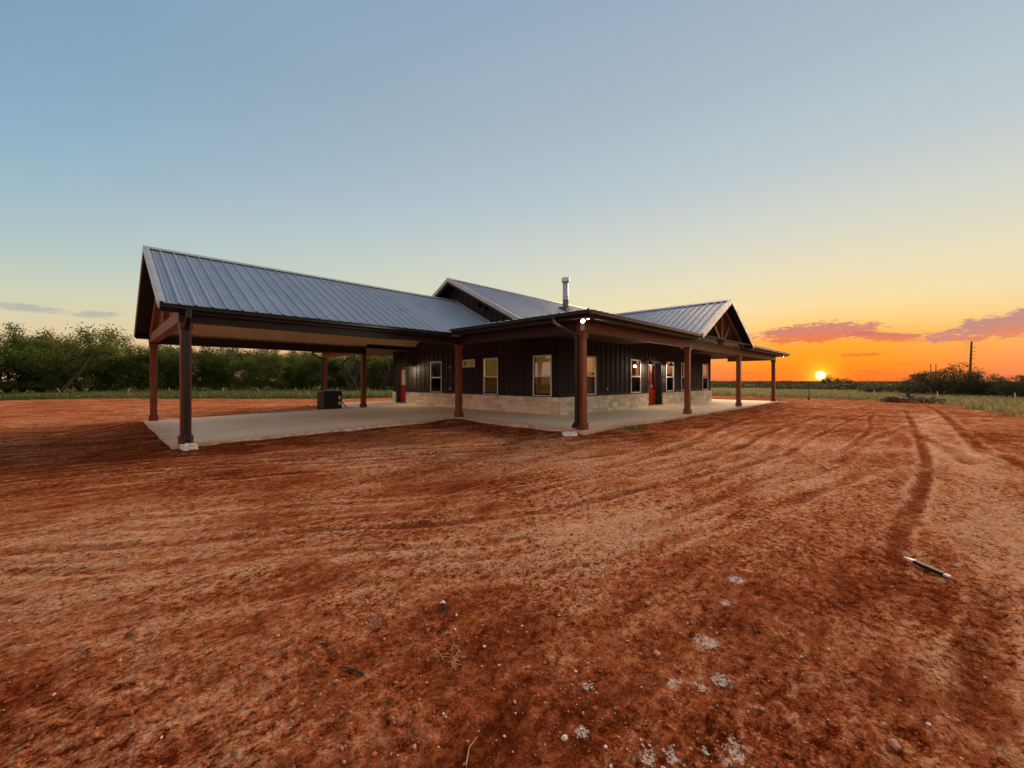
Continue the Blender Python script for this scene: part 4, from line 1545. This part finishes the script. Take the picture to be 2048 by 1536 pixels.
for (cx_, cy_) in ((ax0, ay0), (ax0 + aw, ay0), (ax0, ay0 + aw)):
    MB().box(cx_ - .012, cx_ + .012, cy_ - .012, cy_ + .012, az0 + .05, az0 + .86).build('corner_post', 'unit_black', ac)
MB().box(ax0 + aw - .16, ax0 + aw - .06, ay0 - .010, ay0 - .004, az0 + .55, az0 + .70).build('data_plate', 'label_white', ac)
MB().box(ax0 + aw - .16, ax0 + aw - .06, ay0 - .010, ay0 - .004, az0 + .26, az0 + .42).build('data_plate', 'label_white', ac)
MB().tube([(ax0 + aw, ay0 + .15, az0 + .40), (ax0 + aw + .10, ay0 + .1, az0 + .33), (ax0 + aw + .3, ay0 + .1, az0 + .05), (ax0 + aw + .5, ay0 + .4, az0 + .03)], .025, 8).build('refrigerant_line', 'unit_black', ac, True)
MB().tube([(ax0 + aw + .14, ay0 - .03, az0 - .1), (ax0 + aw + .14, ay0 - .03, az0 + .12)], .05, 12).build('drain_pipe', 'white_paint', ac, True)


def gz(x, y):
    return float(zbase(np.array(float(x)), np.array(float(y))))


# ------------------------------------------------------------------ splash stones under the downspouts
def splash(x, y, lx, ly, h, rot, label, seed, z=None):
    rr_ = random.Random(seed)
    bm = bmesh.new()
    bmesh.ops.create_cube(bm, size=1)
    bmesh.ops.subdivide_edges(bm, edges=list(bm.edges), cuts=3, use_grid_fill=True)
    for v in bm.verts:
        q = v.co.copy()
        taper = 1 - .18 * (q.z + .5)
        rad = 1 - .28 * max(0, abs(q.x) + abs(q.y) - .72)
        v.co = Vector((q.x * lx * taper * rad + rr_.uniform(-.02, .02), q.y * ly * taper * rad + rr_.uniform(-.02, .02), (q.z + .5) * h * (1 + rr_.uniform(-.15, .1))))
    me = bpy.data.meshes.new('splash_stone')
    bm.to_mesh(me)
    bm.free()
    me.materials.append(MATS['limestone'])
    o = bpy.data.objects.new('splash_stone', me)
    col.objects.link(o)
    o.location = (x, y, (gz(x, y) if z is None else z) - .03)
    o.rotation_euler = (0, 0, rot)
    return tag(o, label, 'stone', 'splash stones under the downspouts')


splash(1.44, 11.62, .30, .46, .17, .1, 'pale limestone block lying under the downspout of the carport post', 3, -.25)
splash(9.08, 6.70, .62, .44, .13, .75, 'flat pale limestone slab at the foot of the corner porch post downspout', 5, -.20)
splash(8.95, 25.2, .6, .4, .12, .3, 'pale stone at the foot of the rear porch post beyond the air conditioner', 6, -.2)
splash(32.3, 6.15, .5, .35, .10, .3, 'small pale stone at the far end of the front porch slab', 8, -.18)

# ------------------------------------------------------------------ pebbles and gravel (uncountable)
def pebbles(name, xs, ys, sizes, mat, label, zo=0.0, parent_kind='stuff'):
    g_ = 1.618
    base = np.array([(-1, g_, 0), (1, g_, 0), (-1, -g_, 0), (1, -g_, 0), (0, -1, g_), (0, 1, g_), (0, -1, -g_), (0, 1, -g_), (g_, 0, -1), (g_, 0, 1), (-g_, 0, -1), (-g_, 0, 1)], float) / 1.9
    tri = np.array([(0, 11, 5), (0, 5, 1), (0, 1, 7), (0, 7, 10), (0, 10, 11), (1, 5, 9), (5, 11, 4), (11, 10, 2), (10, 7, 6), (7, 1, 8),
                    (3, 9, 4), (3, 4, 2), (3, 2, 6), (3, 6, 8), (3, 8, 9), (4, 9, 5), (2, 4, 11), (6, 2, 10), (8, 6, 7), (9, 8, 1)])
    n_ = len(xs)
    sc = sizes[:, None] * rng.uniform(.55, 1.25, (n_, 3))
    sc[:, 2] *= .7
    v = base[None] * sc[:, None, :] * rng.uniform(.72, 1.2, (n_, 12, 1))
    a = rng.uniform(0, 6.28, n_)
    ca, sa = np.cos(a), np.sin(a)
    vx = v[..., 0] * ca[:, None] - v[..., 1] * sa[:, None]
    vy = v[..., 0] * sa[:, None] + v[..., 1] * ca[:, None]
    zz = zg(xs, ys)
    P_ = np.stack([vx + xs[:, None], vy + ys[:, None], v[..., 2] + (zz + sizes * .25 + zo)[:, None]], -1)
    faces = (tri[None] + (np.arange(n_) * 12)[:, None, None]).reshape(-1, 3)
    me = bpy.data.meshes.new(name)
    me.from_pydata(P_.reshape(-1, 3).tolist(), [], faces.tolist())
    me.materials.append(MATS[mat])
    o = bpy.data.objects.new(name, me)
    col.objects.link(o)
    return tag(o, label, 'gravel', kind='stuff')


from mathutils.bvhtree import BVHTree
gme = bpy.data.objects['ground'].data
nvv = len(gme.vertices)
gco = np.empty(nvv * 3)
gme.vertices.foreach_get('co', gco)
gco = gco.reshape(-1, 3)
NA_ = 800 + 72
gr_ = np.hypot(gco[::NA_, 0], gco[::NA_, 1])
ga_ = np.arctan2(gco[:NA_, 1], gco[:NA_, 0])
gz_ = gco[:, 2].reshape(-1, NA_)


def zg(xs, ys):
    """height of the ground mesh by bilinear look-up (within the finely built sector)"""
    xs = np.asarray(xs, float)
    ys = np.asarray(ys, float)
    rr_ = np.hypot(xs, ys)
    aa = np.arctan2(ys, xs)
    i = np.clip(np.searchsorted(gr_, rr_) - 1, 0, len(gr_) - 2)
    fi = np.clip((rr_ - gr_[i]) / (gr_[i + 1] - gr_[i]), 0, 1)
    fa = (aa - R(-26)) / (R(144)) * 799
    ok = (fa >= 0) & (fa < 798.99)
    j = np.clip(np.floor(fa), 0, 798).astype(int)
    fj = np.clip(fa - j, 0, 1)
    zv = (gz_[i, j] * (1 - fj) + gz_[i, j + 1] * fj) * (1 - fi) + (gz_[i + 1, j] * (1 - fj) + gz_[i + 1, j + 1] * fj) * fi
    return np.where(ok, zv, zbase(xs, ys))


simple('pebble', (0.40, 0.15, 0.075), (0.56, 0.28, 0.17), 30, 0.85)
simple('pebble_pale', (0.60, 0.42, 0.30), (0.76, 0.62, 0.50), 30, 0.85)
simple('clod', (0.20, 0.044, 0.014), (0.44, 0.125, 0.048), 18, 1.0, 0, 0.0)


def scatter(n_, rmin, rmax, amin=-14, amax=104):
    r_ = np.exp(rng.uniform(np.log(rmin), np.log(rmax), n_))
    a_ = np.radians(rng.uniform(amin, amax, n_))
    x_, y_ = r_ * np.cos(a_), r_ * np.sin(a_)
    k_ = slabdist(x_, y_) > .1
    return x_[k_], y_[k_]


xs, ys = scatter(2600, 1.1, 9)
pebbles('pebble_scatter', xs, ys, .003 + .009 * rng.random(len(xs)) ** 4, 'pebble', 'small reddish pebbles scattered over the bare red soil')
xs, ys = scatter(800, 1.2, 14)
k_ = np.degrees(np.arctan2(ys, xs)) < 60
k_ |= rng.random(len(xs)) < .35
xs, ys = xs[k_], ys[k_]
pebbles('pale_pebble_scatter', xs, ys, .003 + .009 * rng.random(len(xs)) ** 4, 'pebble_pale', 'tiny pale chips of stone glinting in the bare soil')
xs, ys = scatter(11000, 1.05, 10)
k_ = fbm(xs * .9, ys * .9, 3, 77) > -.12
pebbles('soil_clods', xs[k_], ys[k_], .0035 + .013 * rng.random(k_.sum()) ** 4, 'clod', 'loose crumbs and clods of red soil', -.002)
# pale rubble along the front edge of the slab and on the lime patches
xs = rng.uniform(9.6, 30, 420)
ys = 6.22 - np.abs(rng.normal(0, .42, 420)) - .05
pebbles('slab_edge_rubble', xs, ys, .006 + .022 * rng.random(420) ** 2.5, 'pebble', 'pale rubble strewn along the edge of the front porch slab')
wx = np.concatenate([rng.normal(a, r_ * .5, 26) for a, b_, r_ in WHITE])
wy = np.concatenate([rng.normal(b_, r_ * .5, 26) for a, b_, r_ in WHITE])
pebbles('lime_crumbs', wx, wy, .0014 + .0045 * rng.random(len(wx)) ** 3, 'pebble_pale', 'white crumbs of lime lying in patches on the soil')

# ------------------------------------------------------------------ single stones lying about
for k, (sx, sy, ss, lb) in enumerate([
    (1.63, 2.26, .015, 'round pale pebble beside a dark clod in the open soil'),
    (2.20, 1.02, .017, 'pinkish stone in the soil between the lime patches and a dark hollow'),
    (2.62, 1.28, .016, 'small pink stone lying alone on dry crusted soil'),
    (1.40, 1.06, .013, 'white pebble near the lime dusted soil'),
    (2.35, .05, .02, 'reddish stone on the ridge of a wheel track'),
    (34.2, -3.69, .16, 'pale boulder at the edge of the straw grass field')]):
    bm = bmesh.new()
    bmesh.ops.create_icosphere(bm, subdivisions=2, radius=1)
    for v in bm.verts:
        v.co *= 1 + random.uniform(-.16, .16)
    me = bpy.data.meshes.new('rock')
    bm.to_mesh(me)
    bm.free()
    me.materials.append(MATS['pebble_pale' if k in (0, 3, 5) else 'pebble'])
    o = bpy.data.objects.new('rock', me)
    col.objects.link(o)
    o.scale = (ss * 1.25, ss, ss * .8)
    o.location = (sx, sy, float(zg([sx], [sy])[0]) + ss * .35)
    o.rotation_euler = (0, 0, k)
    tag(o, lb, 'stone')

# ------------------------------------------------------------------ fallen marker stake, twigs, roots
st = thing('marker_stake', 'dark wooden marker stake with white painted ends lying on the soil', 'stake', (4.71, -.09, float(zg([4.71], [-.09])[0])))


def onG(x, y, dz=0):
    return Vector((x, y, float(zg([x], [y])[0]) + dz))


A_, B_ = Vector((4.83, .045)), Vector((4.585, -.215))
zA = max(onG(*A_).z, onG(*B_).z, onG(*((A_ + B_) / 2)).z) + .016
dv = (B_ - A_)


def along(q):
    return Vector((A_.x + dv.x * q, A_.y + dv.y * q, zA))


MB().bar(along(.25), along(.87), .045, .026).build('shaft', 'stake_dark', st, bevel=.004)
s2 = Vector((dv.y, -dv.x, 0)).normalized()
a0, a1 = along(.0), along(.25)
MB().hexa([a0 - s2 * .004 - Vector((0, 0, .004)), a0 + s2 * .004 - Vector((0, 0, .004)), a0 + s2 * .004 + Vector((0, 0, .004)), a0 - s2 * .004 + Vector((0, 0, .004))],
          [a1 - s2 * .021 - Vector((0, 0, .012)), a1 + s2 * .021 - Vector((0, 0, .012)), a1 + s2 * .021 + Vector((0, 0, .012)), a1 - s2 * .021 + Vector((0, 0, .012))]).build('painted_tip', 'white_paint', st)
MB().bar(along(.87), along(1.0), .030, .020).build('painted_end', 'white_paint', st, bevel=.005)
MB().tube([along(1.0), onG(4.50, -.33, .012), onG(4.55, -.45, .008), onG(4.44, -.60, .006), onG(4.50, -.85, .006)], .002, 5).build('string', 'straw', st)


def twigs(name, label, cat, strokes, mat, rad):
    o = None
    mb = MB()
    for stv in strokes:
        pts = [onG(x, y, rad * .6 + h) for x, y, h in stv]
        mb.tube(pts, [rad * (1 - .6 * i / (len(pts) - 1)) for i in range(len(pts))], 6)
    o = mb.build(name, mat)
    tag(o, label, cat)
    return o


twigs('twig', 'short dark crooked twig lying on the red soil', 'twig', [[(.955, 2.01, .004), (.945, 2.06, .006), (.925, 2.10, .003), (.905, 2.135, .003), (.885, 2.145, 0)], [(.925, 2.10, .003), (.90, 2.10, .001)]], 'twig_dark', .007)
rs = []
for k in range(13):
    bx_, by_ = 1.36 + random.uniform(-.07, .07), 1.80 + random.uniform(-.09, .09)
    an = random.uniform(0, 6.28)
    L_ = random.uniform(.05, .12)
    rs.append([(bx_, by_, .002), (bx_ + L_ * .4 * math.cos(an), by_ + L_ * .4 * math.sin(an), .012 + random.uniform(0, .015)), (bx_ + L_ * math.cos(an + .5), by_ + L_ * math.sin(an + .5), .001)])
twigs('dry_roots', 'tangle of pale dry roots half buried in the soil', 'roots', rs, 'straw', .0024)
twigs('dry_stalk', 'single pale straw stalk lying near the dry roots', 'straw', [[(1.03, 1.27, .002), (1.08, 1.31, .01), (1.14, 1.33, .003)]], 'straw', .003)
twigs('dark_root', 'dark knotted root clump poking from dry crusted soil', 'roots', [[(1.60, 2.19, .005), (1.62, 2.21, .02), (1.65, 2.20, .004)], [(1.63, 2.22, .004), (1.61, 2.235, .018), (1.595, 2.25, .002)], [(1.615, 2.20, .01), (1.58, 2.20, .003)]], 'twig_dark', .009)

# ------------------------------------------------------------------ grass
def blades(n_, gen, hmin, hmax, wid, mat, name, label):
    x_, y_ = gen(n_)
    n_ = len(x_)
    hgt = rng.uniform(hmin, hmax, n_) * (0.7 + .6 * rng.random(n_))
    a_ = rng.uniform(0, 6.28, n_)
    w_ = wid * rng.uniform(.6, 1.4, n_)
    le = rng.uniform(.1, .75, n_) * hgt
    la = rng.uniform(0, 6.28, n_)
    z_ = zg(x_, y_)
    P_ = np.empty((n_, 4, 3))
    ex, ey = np.cos(a_) * w_, np.sin(a_) * w_
    P_[:, 0] = np.stack([x_ - ex, y_ - ey, z_ - .02], 1)
    P_[:, 1] = np.stack([x_ + ex, y_ + ey, z_ - .02], 1)
    P_[:, 2] = np.stack([x_ + ex * .6 + le * .4 * np.cos(la), y_ + ey * .6 + le * .4 * np.sin(la), z_ + hgt * .65], 1)
    P_[:, 3] = np.stack([x_ + le * np.cos(la), y_ + le * np.sin(la), z_ + hgt], 1)
    me = rawmesh(name, P_, 4, mat)
    o = bpy.data.objects.new(name, me)
    col.objects.link(o)
    return tag(o, label, 'grass', kind='stuff')


def gen_sector(a0, a1, r0, r1, off, dens=None):
    def g(n_):
        a_ = np.radians(rng.uniform(a0, a1, n_))
        r_ = np.sqrt(rng.uniform(r0 ** 2, r1 ** 2, n_))
        x_, y_ = r_ * np.cos(a_), r_ * np.sin(a_)
        q = outside_pad(x_, y_) + .9 * fbm(x_ * .35, y_ * .35, 3, 61)
        k_ = (q > off + rng.exponential(.8, n_) - .8)
        k_ &= fbm(x_ * .8, y_ * .8, 3, 99) > -.38
        return x_[k_], y_[k_]
    return g


blades(190000, gen_sector(54, 118, 30, 64, .3), .18, .48, .030, 'grass_green', 'weed_strip', 'tall green weeds growing between the dirt pad and the trees')
blades(170000, gen_sector(-24, 12, 19, 75, .0), .14, .36, .022, 'grass_straw', 'straw_grass', 'straw coloured grass field beyond the dirt pad')
blades(60000, gen_sector(12, 34, 40, 85, .0), .22, .45, .05, 'grass_straw', 'meadow_grass', 'pale meadow grass beyond the far end of the porch')
xt = rng.normal(11.3, .22, 260)
yt = np.minimum(rng.normal(6.02, .07, 260), 6.25)
blades(260, lambda n_: (xt, yt), .05, .13, .012, 'grass_green', 'weed_tuft', 'small green weed tuft at the edge of the front porch slab')

# ------------------------------------------------------------------ trees
def leaf_cloud(centres, per, spread, size, flat=.75):
    c_ = np.repeat(np.asarray(centres, float), per, 0)
    n_ = len(c_)
    p_ = c_ + rng.normal(0, 1, (n_, 3)) * np.array([spread, spread, spread * flat])
    u_ = rng.normal(0, 1, (n_, 3))
    u_ /= np.linalg.norm(u_, axis=1)[:, None]
    w_ = rng.normal(0, 1, (n_, 3))
    w_ -= (w_ * u_).sum(1)[:, None] * u_
    w_ /= np.linalg.norm(w_, axis=1)[:, None]
    s_ = size * rng.uniform(.5, 1.4, n_)[:, None]
    return np.stack([p_ - u_ * s_, p_ + w_ * s_ * .42, p_ + u_ * s_, p_ - w_ * s_ * .42], 1)


def grow(seed, height, spread, stems, bare=0.0, lean=0.0):
    """multi-stemmed mesquite: tubes for the wood, tips for the leaves"""
    rd = random.Random(seed)
    mb = MB()
    tips = []

    def limb(p_, dv_, ln, rad, lv):
        n_ = 4
        pts = [p_]
        dd = dv_.normalized()
        for i in range(n_):
            dd = (dd + Vector((rd.uniform(-.28, .28), rd.uniform(-.28, .28), rd.uniform(-.16, .20)))).normalized()
            pts.append(pts[-1] + dd * (ln / n_))
        r2 = rad * .58
        mb.tube(pts, [rad + (r2 - rad) * i / n_ for i in range(n_ + 1)], 6 if lv < 2 else 4, False)
        if lv >= 3 or ln < .5:
            tips.append(pts[-1])
            tips.append(pts[-2])
            return
        if lv >= 2:
            tips.append(pts[-1])
        for k in range(rd.choice((2, 3, 3)) if lv < 2 else 3):
            side = Vector((rd.uniform(-1, 1), rd.uniform(-1, 1), rd.uniform(-.25, .65)))
            limb(pts[-1 if k == 0 else rd.choice((2, 3, 4))], dd * .75 + side * .85, ln * rd.uniform(.55, .8), r2 * .8, lv + 1)
    for k in range(stems):
        an = 6.28 * k / stems + rd.uniform(-.4, .4)
        q = rd.uniform(.25, .75)
        limb(Vector((.12 * math.cos(an), .12 * math.sin(an), -.15)), Vector((q * math.cos(an) + lean, q * math.sin(an), 1.0)), height * rd.uniform(.34, .44), .13 * height / 7, 0)
    tp = np.array([tuple(q) for q in tips])
    # fit the crown to the wanted size
    sx_ = spread / max(1e-3, np.percentile(np.abs(tp[:, :2]), 95))
    sz_ = height / max(1e-3, tp[:, 2].max())
    S = np.array([sx_, sx_, sz_])
    vv = np.array(mb.v) * S
    mb.v = [tuple(q) for q in vv]
    return mb, tp * S


tree_kinds = []
for k, (hh_, sp_, stn, per, sz_) in enumerate([(8.6, 4.3, 3, 46, .16), (7.6, 4.4, 4, 44, .16), (7.0, 4.2, 3, 46, .16), (8.0, 4.6, 4, 40, .17), (6.4, 3.6, 3, 48, .15)]):
    mb, tp = grow(100 + k, hh_ * .93, sp_, stn)
    skirt = tp[rng.random(len(tp)) < .5].copy()
    skirt[:, 2] = rng.uniform(.8, hh_ * .5, len(skirt))
    skirt[:, :2] *= rng.uniform(.5, 1.0, (len(skirt), 1))
    allc = np.concatenate([tp, skirt])
    print('tree', k, len(tp), len(allc) * per)
    tree_kinds.append((mb.mesh('trunk', 'bark', True), rawmesh('crown', leaf_cloud(allc, max(8, int(19000 / len(allc))), .40, sz_ * .72), 4, 'leaf')))
mb, tp = grow(212, 7.8, 3.2, 2)
open_tree = (mb.mesh('trunk', 'bark', True), rawmesh('crown', leaf_cloud(tp[rng.random(len(tp)) < .55], 16, .4, .15), 4, 'leaf'))
mb, tp = grow(218, 6.5, 3.6, 1, lean=-1.3)
lean_tree = (mb.mesh('trunk', 'bark', True), rawmesh('crown', leaf_cloud(tp, 80, .45, .11), 4, 'leaf'))


def tree(name, kind, az_, r_, sc, rot, label, group=None, cat='tree', zsc=1.0):
    x_, y_ = r_ * math.cos(R(az_)), r_ * math.sin(R(az_))
    root = bpy.data.objects.new(name, None)
    col.objects.link(root)
    root.location = (x_, y_, gz(x_, y_) - .05)
    root.rotation_euler = (0, 0, rot)
    root.scale = (sc, sc, sc * zsc)
    tag(root, label, cat, group)
    for nm, me in zip(('trunk', 'crown'), kind):
        o = bpy.data.objects.new(nm, me)
        col.objects.link(o)
        o.parent = root
    return root


LB = 'feathery green mesquite tree in the dense belt behind the weed strip'
az_ = 116.0
k = 0
while az_ > 57:
    for row in (0, 1):
        r_ = (62 if row == 0 else 70) + random.uniform(-2.5, 2.5) - max(0, 76 - az_) * .25
        hsc = {0: .80, 1: .92}[row] * random.uniform(.93, 1.08)
        if az_ < 88:
            hsc *= .92
        if 93 < az_ < 99:
            hsc *= 1.06
        tree('mesquite_tree', tree_kinds[random.randrange(5)], az_ + random.uniform(-.8, .8) + row * 1.6, r_, hsc, random.uniform(0, 6.28), LB, 'mesquite trees in the belt behind the weeds')
        k += 1
    az_ -= random.uniform(2.6, 3.4)
tree('leaning_mesquite', lean_tree, 92.6, 57, 1.0, R(92.6 + 90), 'mesquite with one long dark trunk leaning out from the tree belt')
tree('open_mesquite', open_tree, 65.6, 50, .98, 2.0, 'half bare mesquite with forked dark trunk, sky showing between its limbs')
tree('slender_mesquite', open_tree, 62.2, 52, .9, 4.4, 'thin crowned mesquite behind the corner of the house')

# low brush on the sunset side
bush_kinds = []
for k, (hh_, sp_) in enumerate([(3.2, 2.3), (2.6, 2.4), (3.6, 2.0), (2.2, 1.9)]):
    mb, tp = grow(300 + k, hh_ * .9, sp_, 5)
    low = tp.copy()
    low[:, 2] *= rng.uniform(.15, .8, len(low))
    allc = np.concatenate([tp, low])
    bush_kinds.append((mb.mesh('trunk', 'bark', True), rawmesh('crown', leaf_cloud(allc, max(6, int(7000 / len(allc))), .24, .085), 4, 'leaf_dark')))
BL = 'dark spreading brush tree standing along the far side of the straw field'
for (a_, r_, s_, kd) in [(3.2, 58, .62, 1), (1.9, 60, .75, 3), (.6, 58, .85, 1), (-1.2, 57, .95, 0), (-3.6, 55, .78, 1), (-4.6, 58, .85, 0), (-5.6, 54, .80, 3), (-6.8, 52, .82, 1), (-8.0, 51, .86, 0),
                         (-9.6, 50, .9, 3), (-11.4, 50, 1.0, 1), (-13.2, 49, 1.0, 0)]:
    tree('brush_tree', bush_kinds[kd], a_, r_, s_ * (.56 if a_ > 0 else .86), random.uniform(0, 6.28), BL, 'brush along the far side of the straw field')
tree('crowned_brush', bush_kinds[2], -2.3, 54, .92, 1.0, 'tallest ragged brush tree behind the debris heap, dark against the orange sky')
for a_ in np.arange(-18, -60, -5.2):
    tree('roadside_mesquite', tree_kinds[random.randrange(5)], float(a_) + random.uniform(-1, 1), 40 + random.uniform(-3, 5), random.uniform(.62, .85), random.uniform(0, 6.28),
         'mesquite tree mirrored in the front windows', 'mesquite trees mirrored in the front windows')
FT = 'tiny dark tree on the horizon near the setting sun'
for (a_, r_, s_) in [(10.6, 190, .62), (9.4, 185, .66), (8.7, 200, .55), (6.1, 150, .78), (5.4, 160, .66), (13.2, 210, .6), (16.0, 220, .6)]:
    tree('horizon_tree', bush_kinds[random.randrange(4)], a_, r_, s_ * 1.5, random.uniform(0, 6.28), FT, 'small trees on the horizon near the sun')
# a far belt of scrub that reads as one mass
n_ = 520
a_ = np.radians(rng.uniform(-8, 34, n_))
r_ = rng.uniform(92, 150, n_)
bx_, by_ = r_ * np.cos(a_), r_ * np.sin(a_)
bz_ = zbase(bx_, by_)
hb = rng.uniform(.5, 1.5, n_) * (.75 + .5 * vnoise(np.degrees(a_) * .8, r_ * 0, 5))
cen = np.stack([bx_, by_, bz_ + hb * .5], 1)
lc = leaf_cloud(cen, 50, 1.0, .30, .45)
o = bpy.data.objects.new('scrub_belt', rawmesh('scrub_belt', lc, 4, 'leaf_dark'))
col.objects.link(o)
tag(o, 'low dark belt of scrub between the meadow and the horizon', 'scrub', kind='stuff')

# ------------------------------------------------------------------ utility poles, fence post, survey stakes
px_, py_ = 95 * math.cos(R(-3.85)), 95 * math.sin(R(-3.85))
pz_ = gz(px_, py_)
up = thing('utility_pole', 'tall slightly leaning wooden utility pole with short side brackets above the brush', 'utility pole', (px_, py_, pz_))
side_ = Vector((math.sin(R(-3.85)), -math.cos(R(-3.85)), 0))
top_ = Vector((px_, py_, pz_)) + Vector((0, 0, 7.9)) + side_ * .26
MB().tube([(px_, py_, pz_ - .3), top_], [.17, .115], 10).build('shaft', 'pole_wood', up, True)
for q in (.56, .66, .74, .80, .88):
    c_ = Vector((px_, py_, pz_)).lerp(top_, q)
    MB().tube([c_, c_ + side_ * random.uniform(.35, .55)], .03, 6).build('bracket', 'pole_wood', up)
for (a2, lb) in ((.35, 'thin far pole beside its twin behind the tallest brush tree'), (.0, 'second of two thin far poles behind the tallest brush tree')):
    an = R(-1.35 - a2)
    qx, qy = 120 * math.cos(an), 120 * math.sin(an)
    qz = gz(qx, qy)
    tp_ = thing('far_pole', lb, 'pole', (qx, qy, qz), 'twin far poles')
    MB().tube([(qx, qy, qz - .2), (qx, qy, qz + 5.5)], [.08, .06], 8).build('shaft', 'pole_wood', tp_, True)
    MB().box(qx - .05, qx + .05, qy - .12, qy + .12, qz + 5.1, qz + 5.16).build('crossarm', 'pole_wood', tp_)
fp = thing('fence_post', 'lone thin steel fence post at the end of the dirt pad near the sun', 'fence post', (38.9, 5.72, gz(38.9, 5.72)))
fz_ = gz(38.9, 5.72)
MB().box(38.88, 38.92, 5.70, 5.74, fz_ - .2, fz_ + 1.42).build('shaft', 'steel_dark', fp)
MB().box(38.87, 38.875, 5.64, 5.80, fz_ - .1, fz_ + .12).build('anchor_plate', 'steel_dark', fp)

SK = [  # px azimuth, range, tilt, label
    (92.25, 57, .55), (88.0, 55, -.35), (84.5, 53, .15), (80.0, 51, -.2), (76.1, 49, .5), (72.2, 47, .35), (67.3, 45, .5), (63.6, 44, .4),
    (17.5, 52, .05), (13.6, 51, .25), (10.5, 50, .0), (6.1, 49, .0), (2.8, 50, .02), (-1.75, 47, -.08), (-6.55, 46, .0)]
for i, (a_, r_, tl) in enumerate(SK):
    x_, y_ = r_ * math.cos(R(a_)), r_ * math.sin(R(a_))
    z_ = gz(x_, y_)
    left = a_ > 50
    s_ = thing('survey_stake', 'pale wooden survey stake with orange ribbon standing in the green weeds' if left else 'pale wooden survey stake with orange ribbon standing in the straw grass', 'stake',
               (x_, y_, z_), 'survey stakes in the weeds' if left else 'survey stakes in the straw grass')
    sd_ = Vector((math.sin(R(a_)), -math.cos(R(a_)), 0))
    H_ = .80 if left else .66
    t_ = Vector((x_, y_, z_)) - sd_ * (tl * H_) + Vector((0, 0, H_))
    MB().bar((x_, y_, z_ - .1), t_, .075, .03, (math.cos(R(a_)), math.sin(R(a_)), 0)).build('lath', 'stake_wood', s_)
    c_ = Vector((x_, y_, z_)).lerp(t_, .9)
    MB().bar(c_, c_ + sd_ * .10 - Vector((0, 0, .22)), .06, .012).build('ribbon', 'flag_orange', s_)

# ------------------------------------------------------------------ heap of cleared wood at the pad's edge
hx, hy = 39.5, -.35
hz = gz(hx, hy)
heap = thing('debris_heap', 'dark heap of cleared tree roots and soil at the edge of the dirt pad', 'debris heap', (hx, hy, hz))
bm = bmesh.new()
bmesh.ops.create_icosphere(bm, subdivisions=4, radius=1)
for v in bm.verts:
    q = v.co
    f_ = 1 + .22 * math.sin(7 * q.y + 2) * math.cos(5 * q.x) + random.uniform(-.08, .08)
    v.co = Vector((hx + q.x * .6 * f_, hy + .1 + q.y * 1.45 * f_, hz - .05 + max(q.z, -.2) * .26 * f_))
me = bpy.data.meshes.new('mound')
bm.to_mesh(me)
bm.free()
me.materials.append(MATS['clod'])
link('mound', me, heap)
rd = random.Random(4)
for k in range(44):
    yy = rd.uniform(-1.7, 1.75)
    zc = .08 + .42 * max(0, 1 - abs(yy - .2) / 1.7) * rd.random()
    an = rd.uniform(-1.0, 1.0)
    L_ = rd.uniform(.25, .9)
    rr0 = rd.choice((.03, .04, .05, .085))
    c_ = Vector((hx + rd.uniform(-.7, .3), hy + yy, hz + zc))
    e_ = Vector((rd.uniform(-.6, .6), math.cos(an), math.sin(an) * .7)) * L_ * .5
    mid_ = c_ + Vector((rd.uniform(-.08, .08), rd.uniform(-.08, .08), rd.uniform(-.02, .12)))
    MB().tube([c_ - e_, mid_, c_ + e_], [rr0, rr0 * .85, rr0 * .4], 6).build('log', 'dead_wood', heap, True)
MB().tube([(hx - .2, hy + .55, hz + .45), (hx - .2, hy + .42, hz + .75), (hx - .2, hy + .30, hz + 1.0)], [.10, .07, .03], 6).build('log', 'dead_wood', heap, True)
print('objects', len(bpy.data.objects), 'tris', sum(len(m_.polygons) for m_ in bpy.data.meshes))
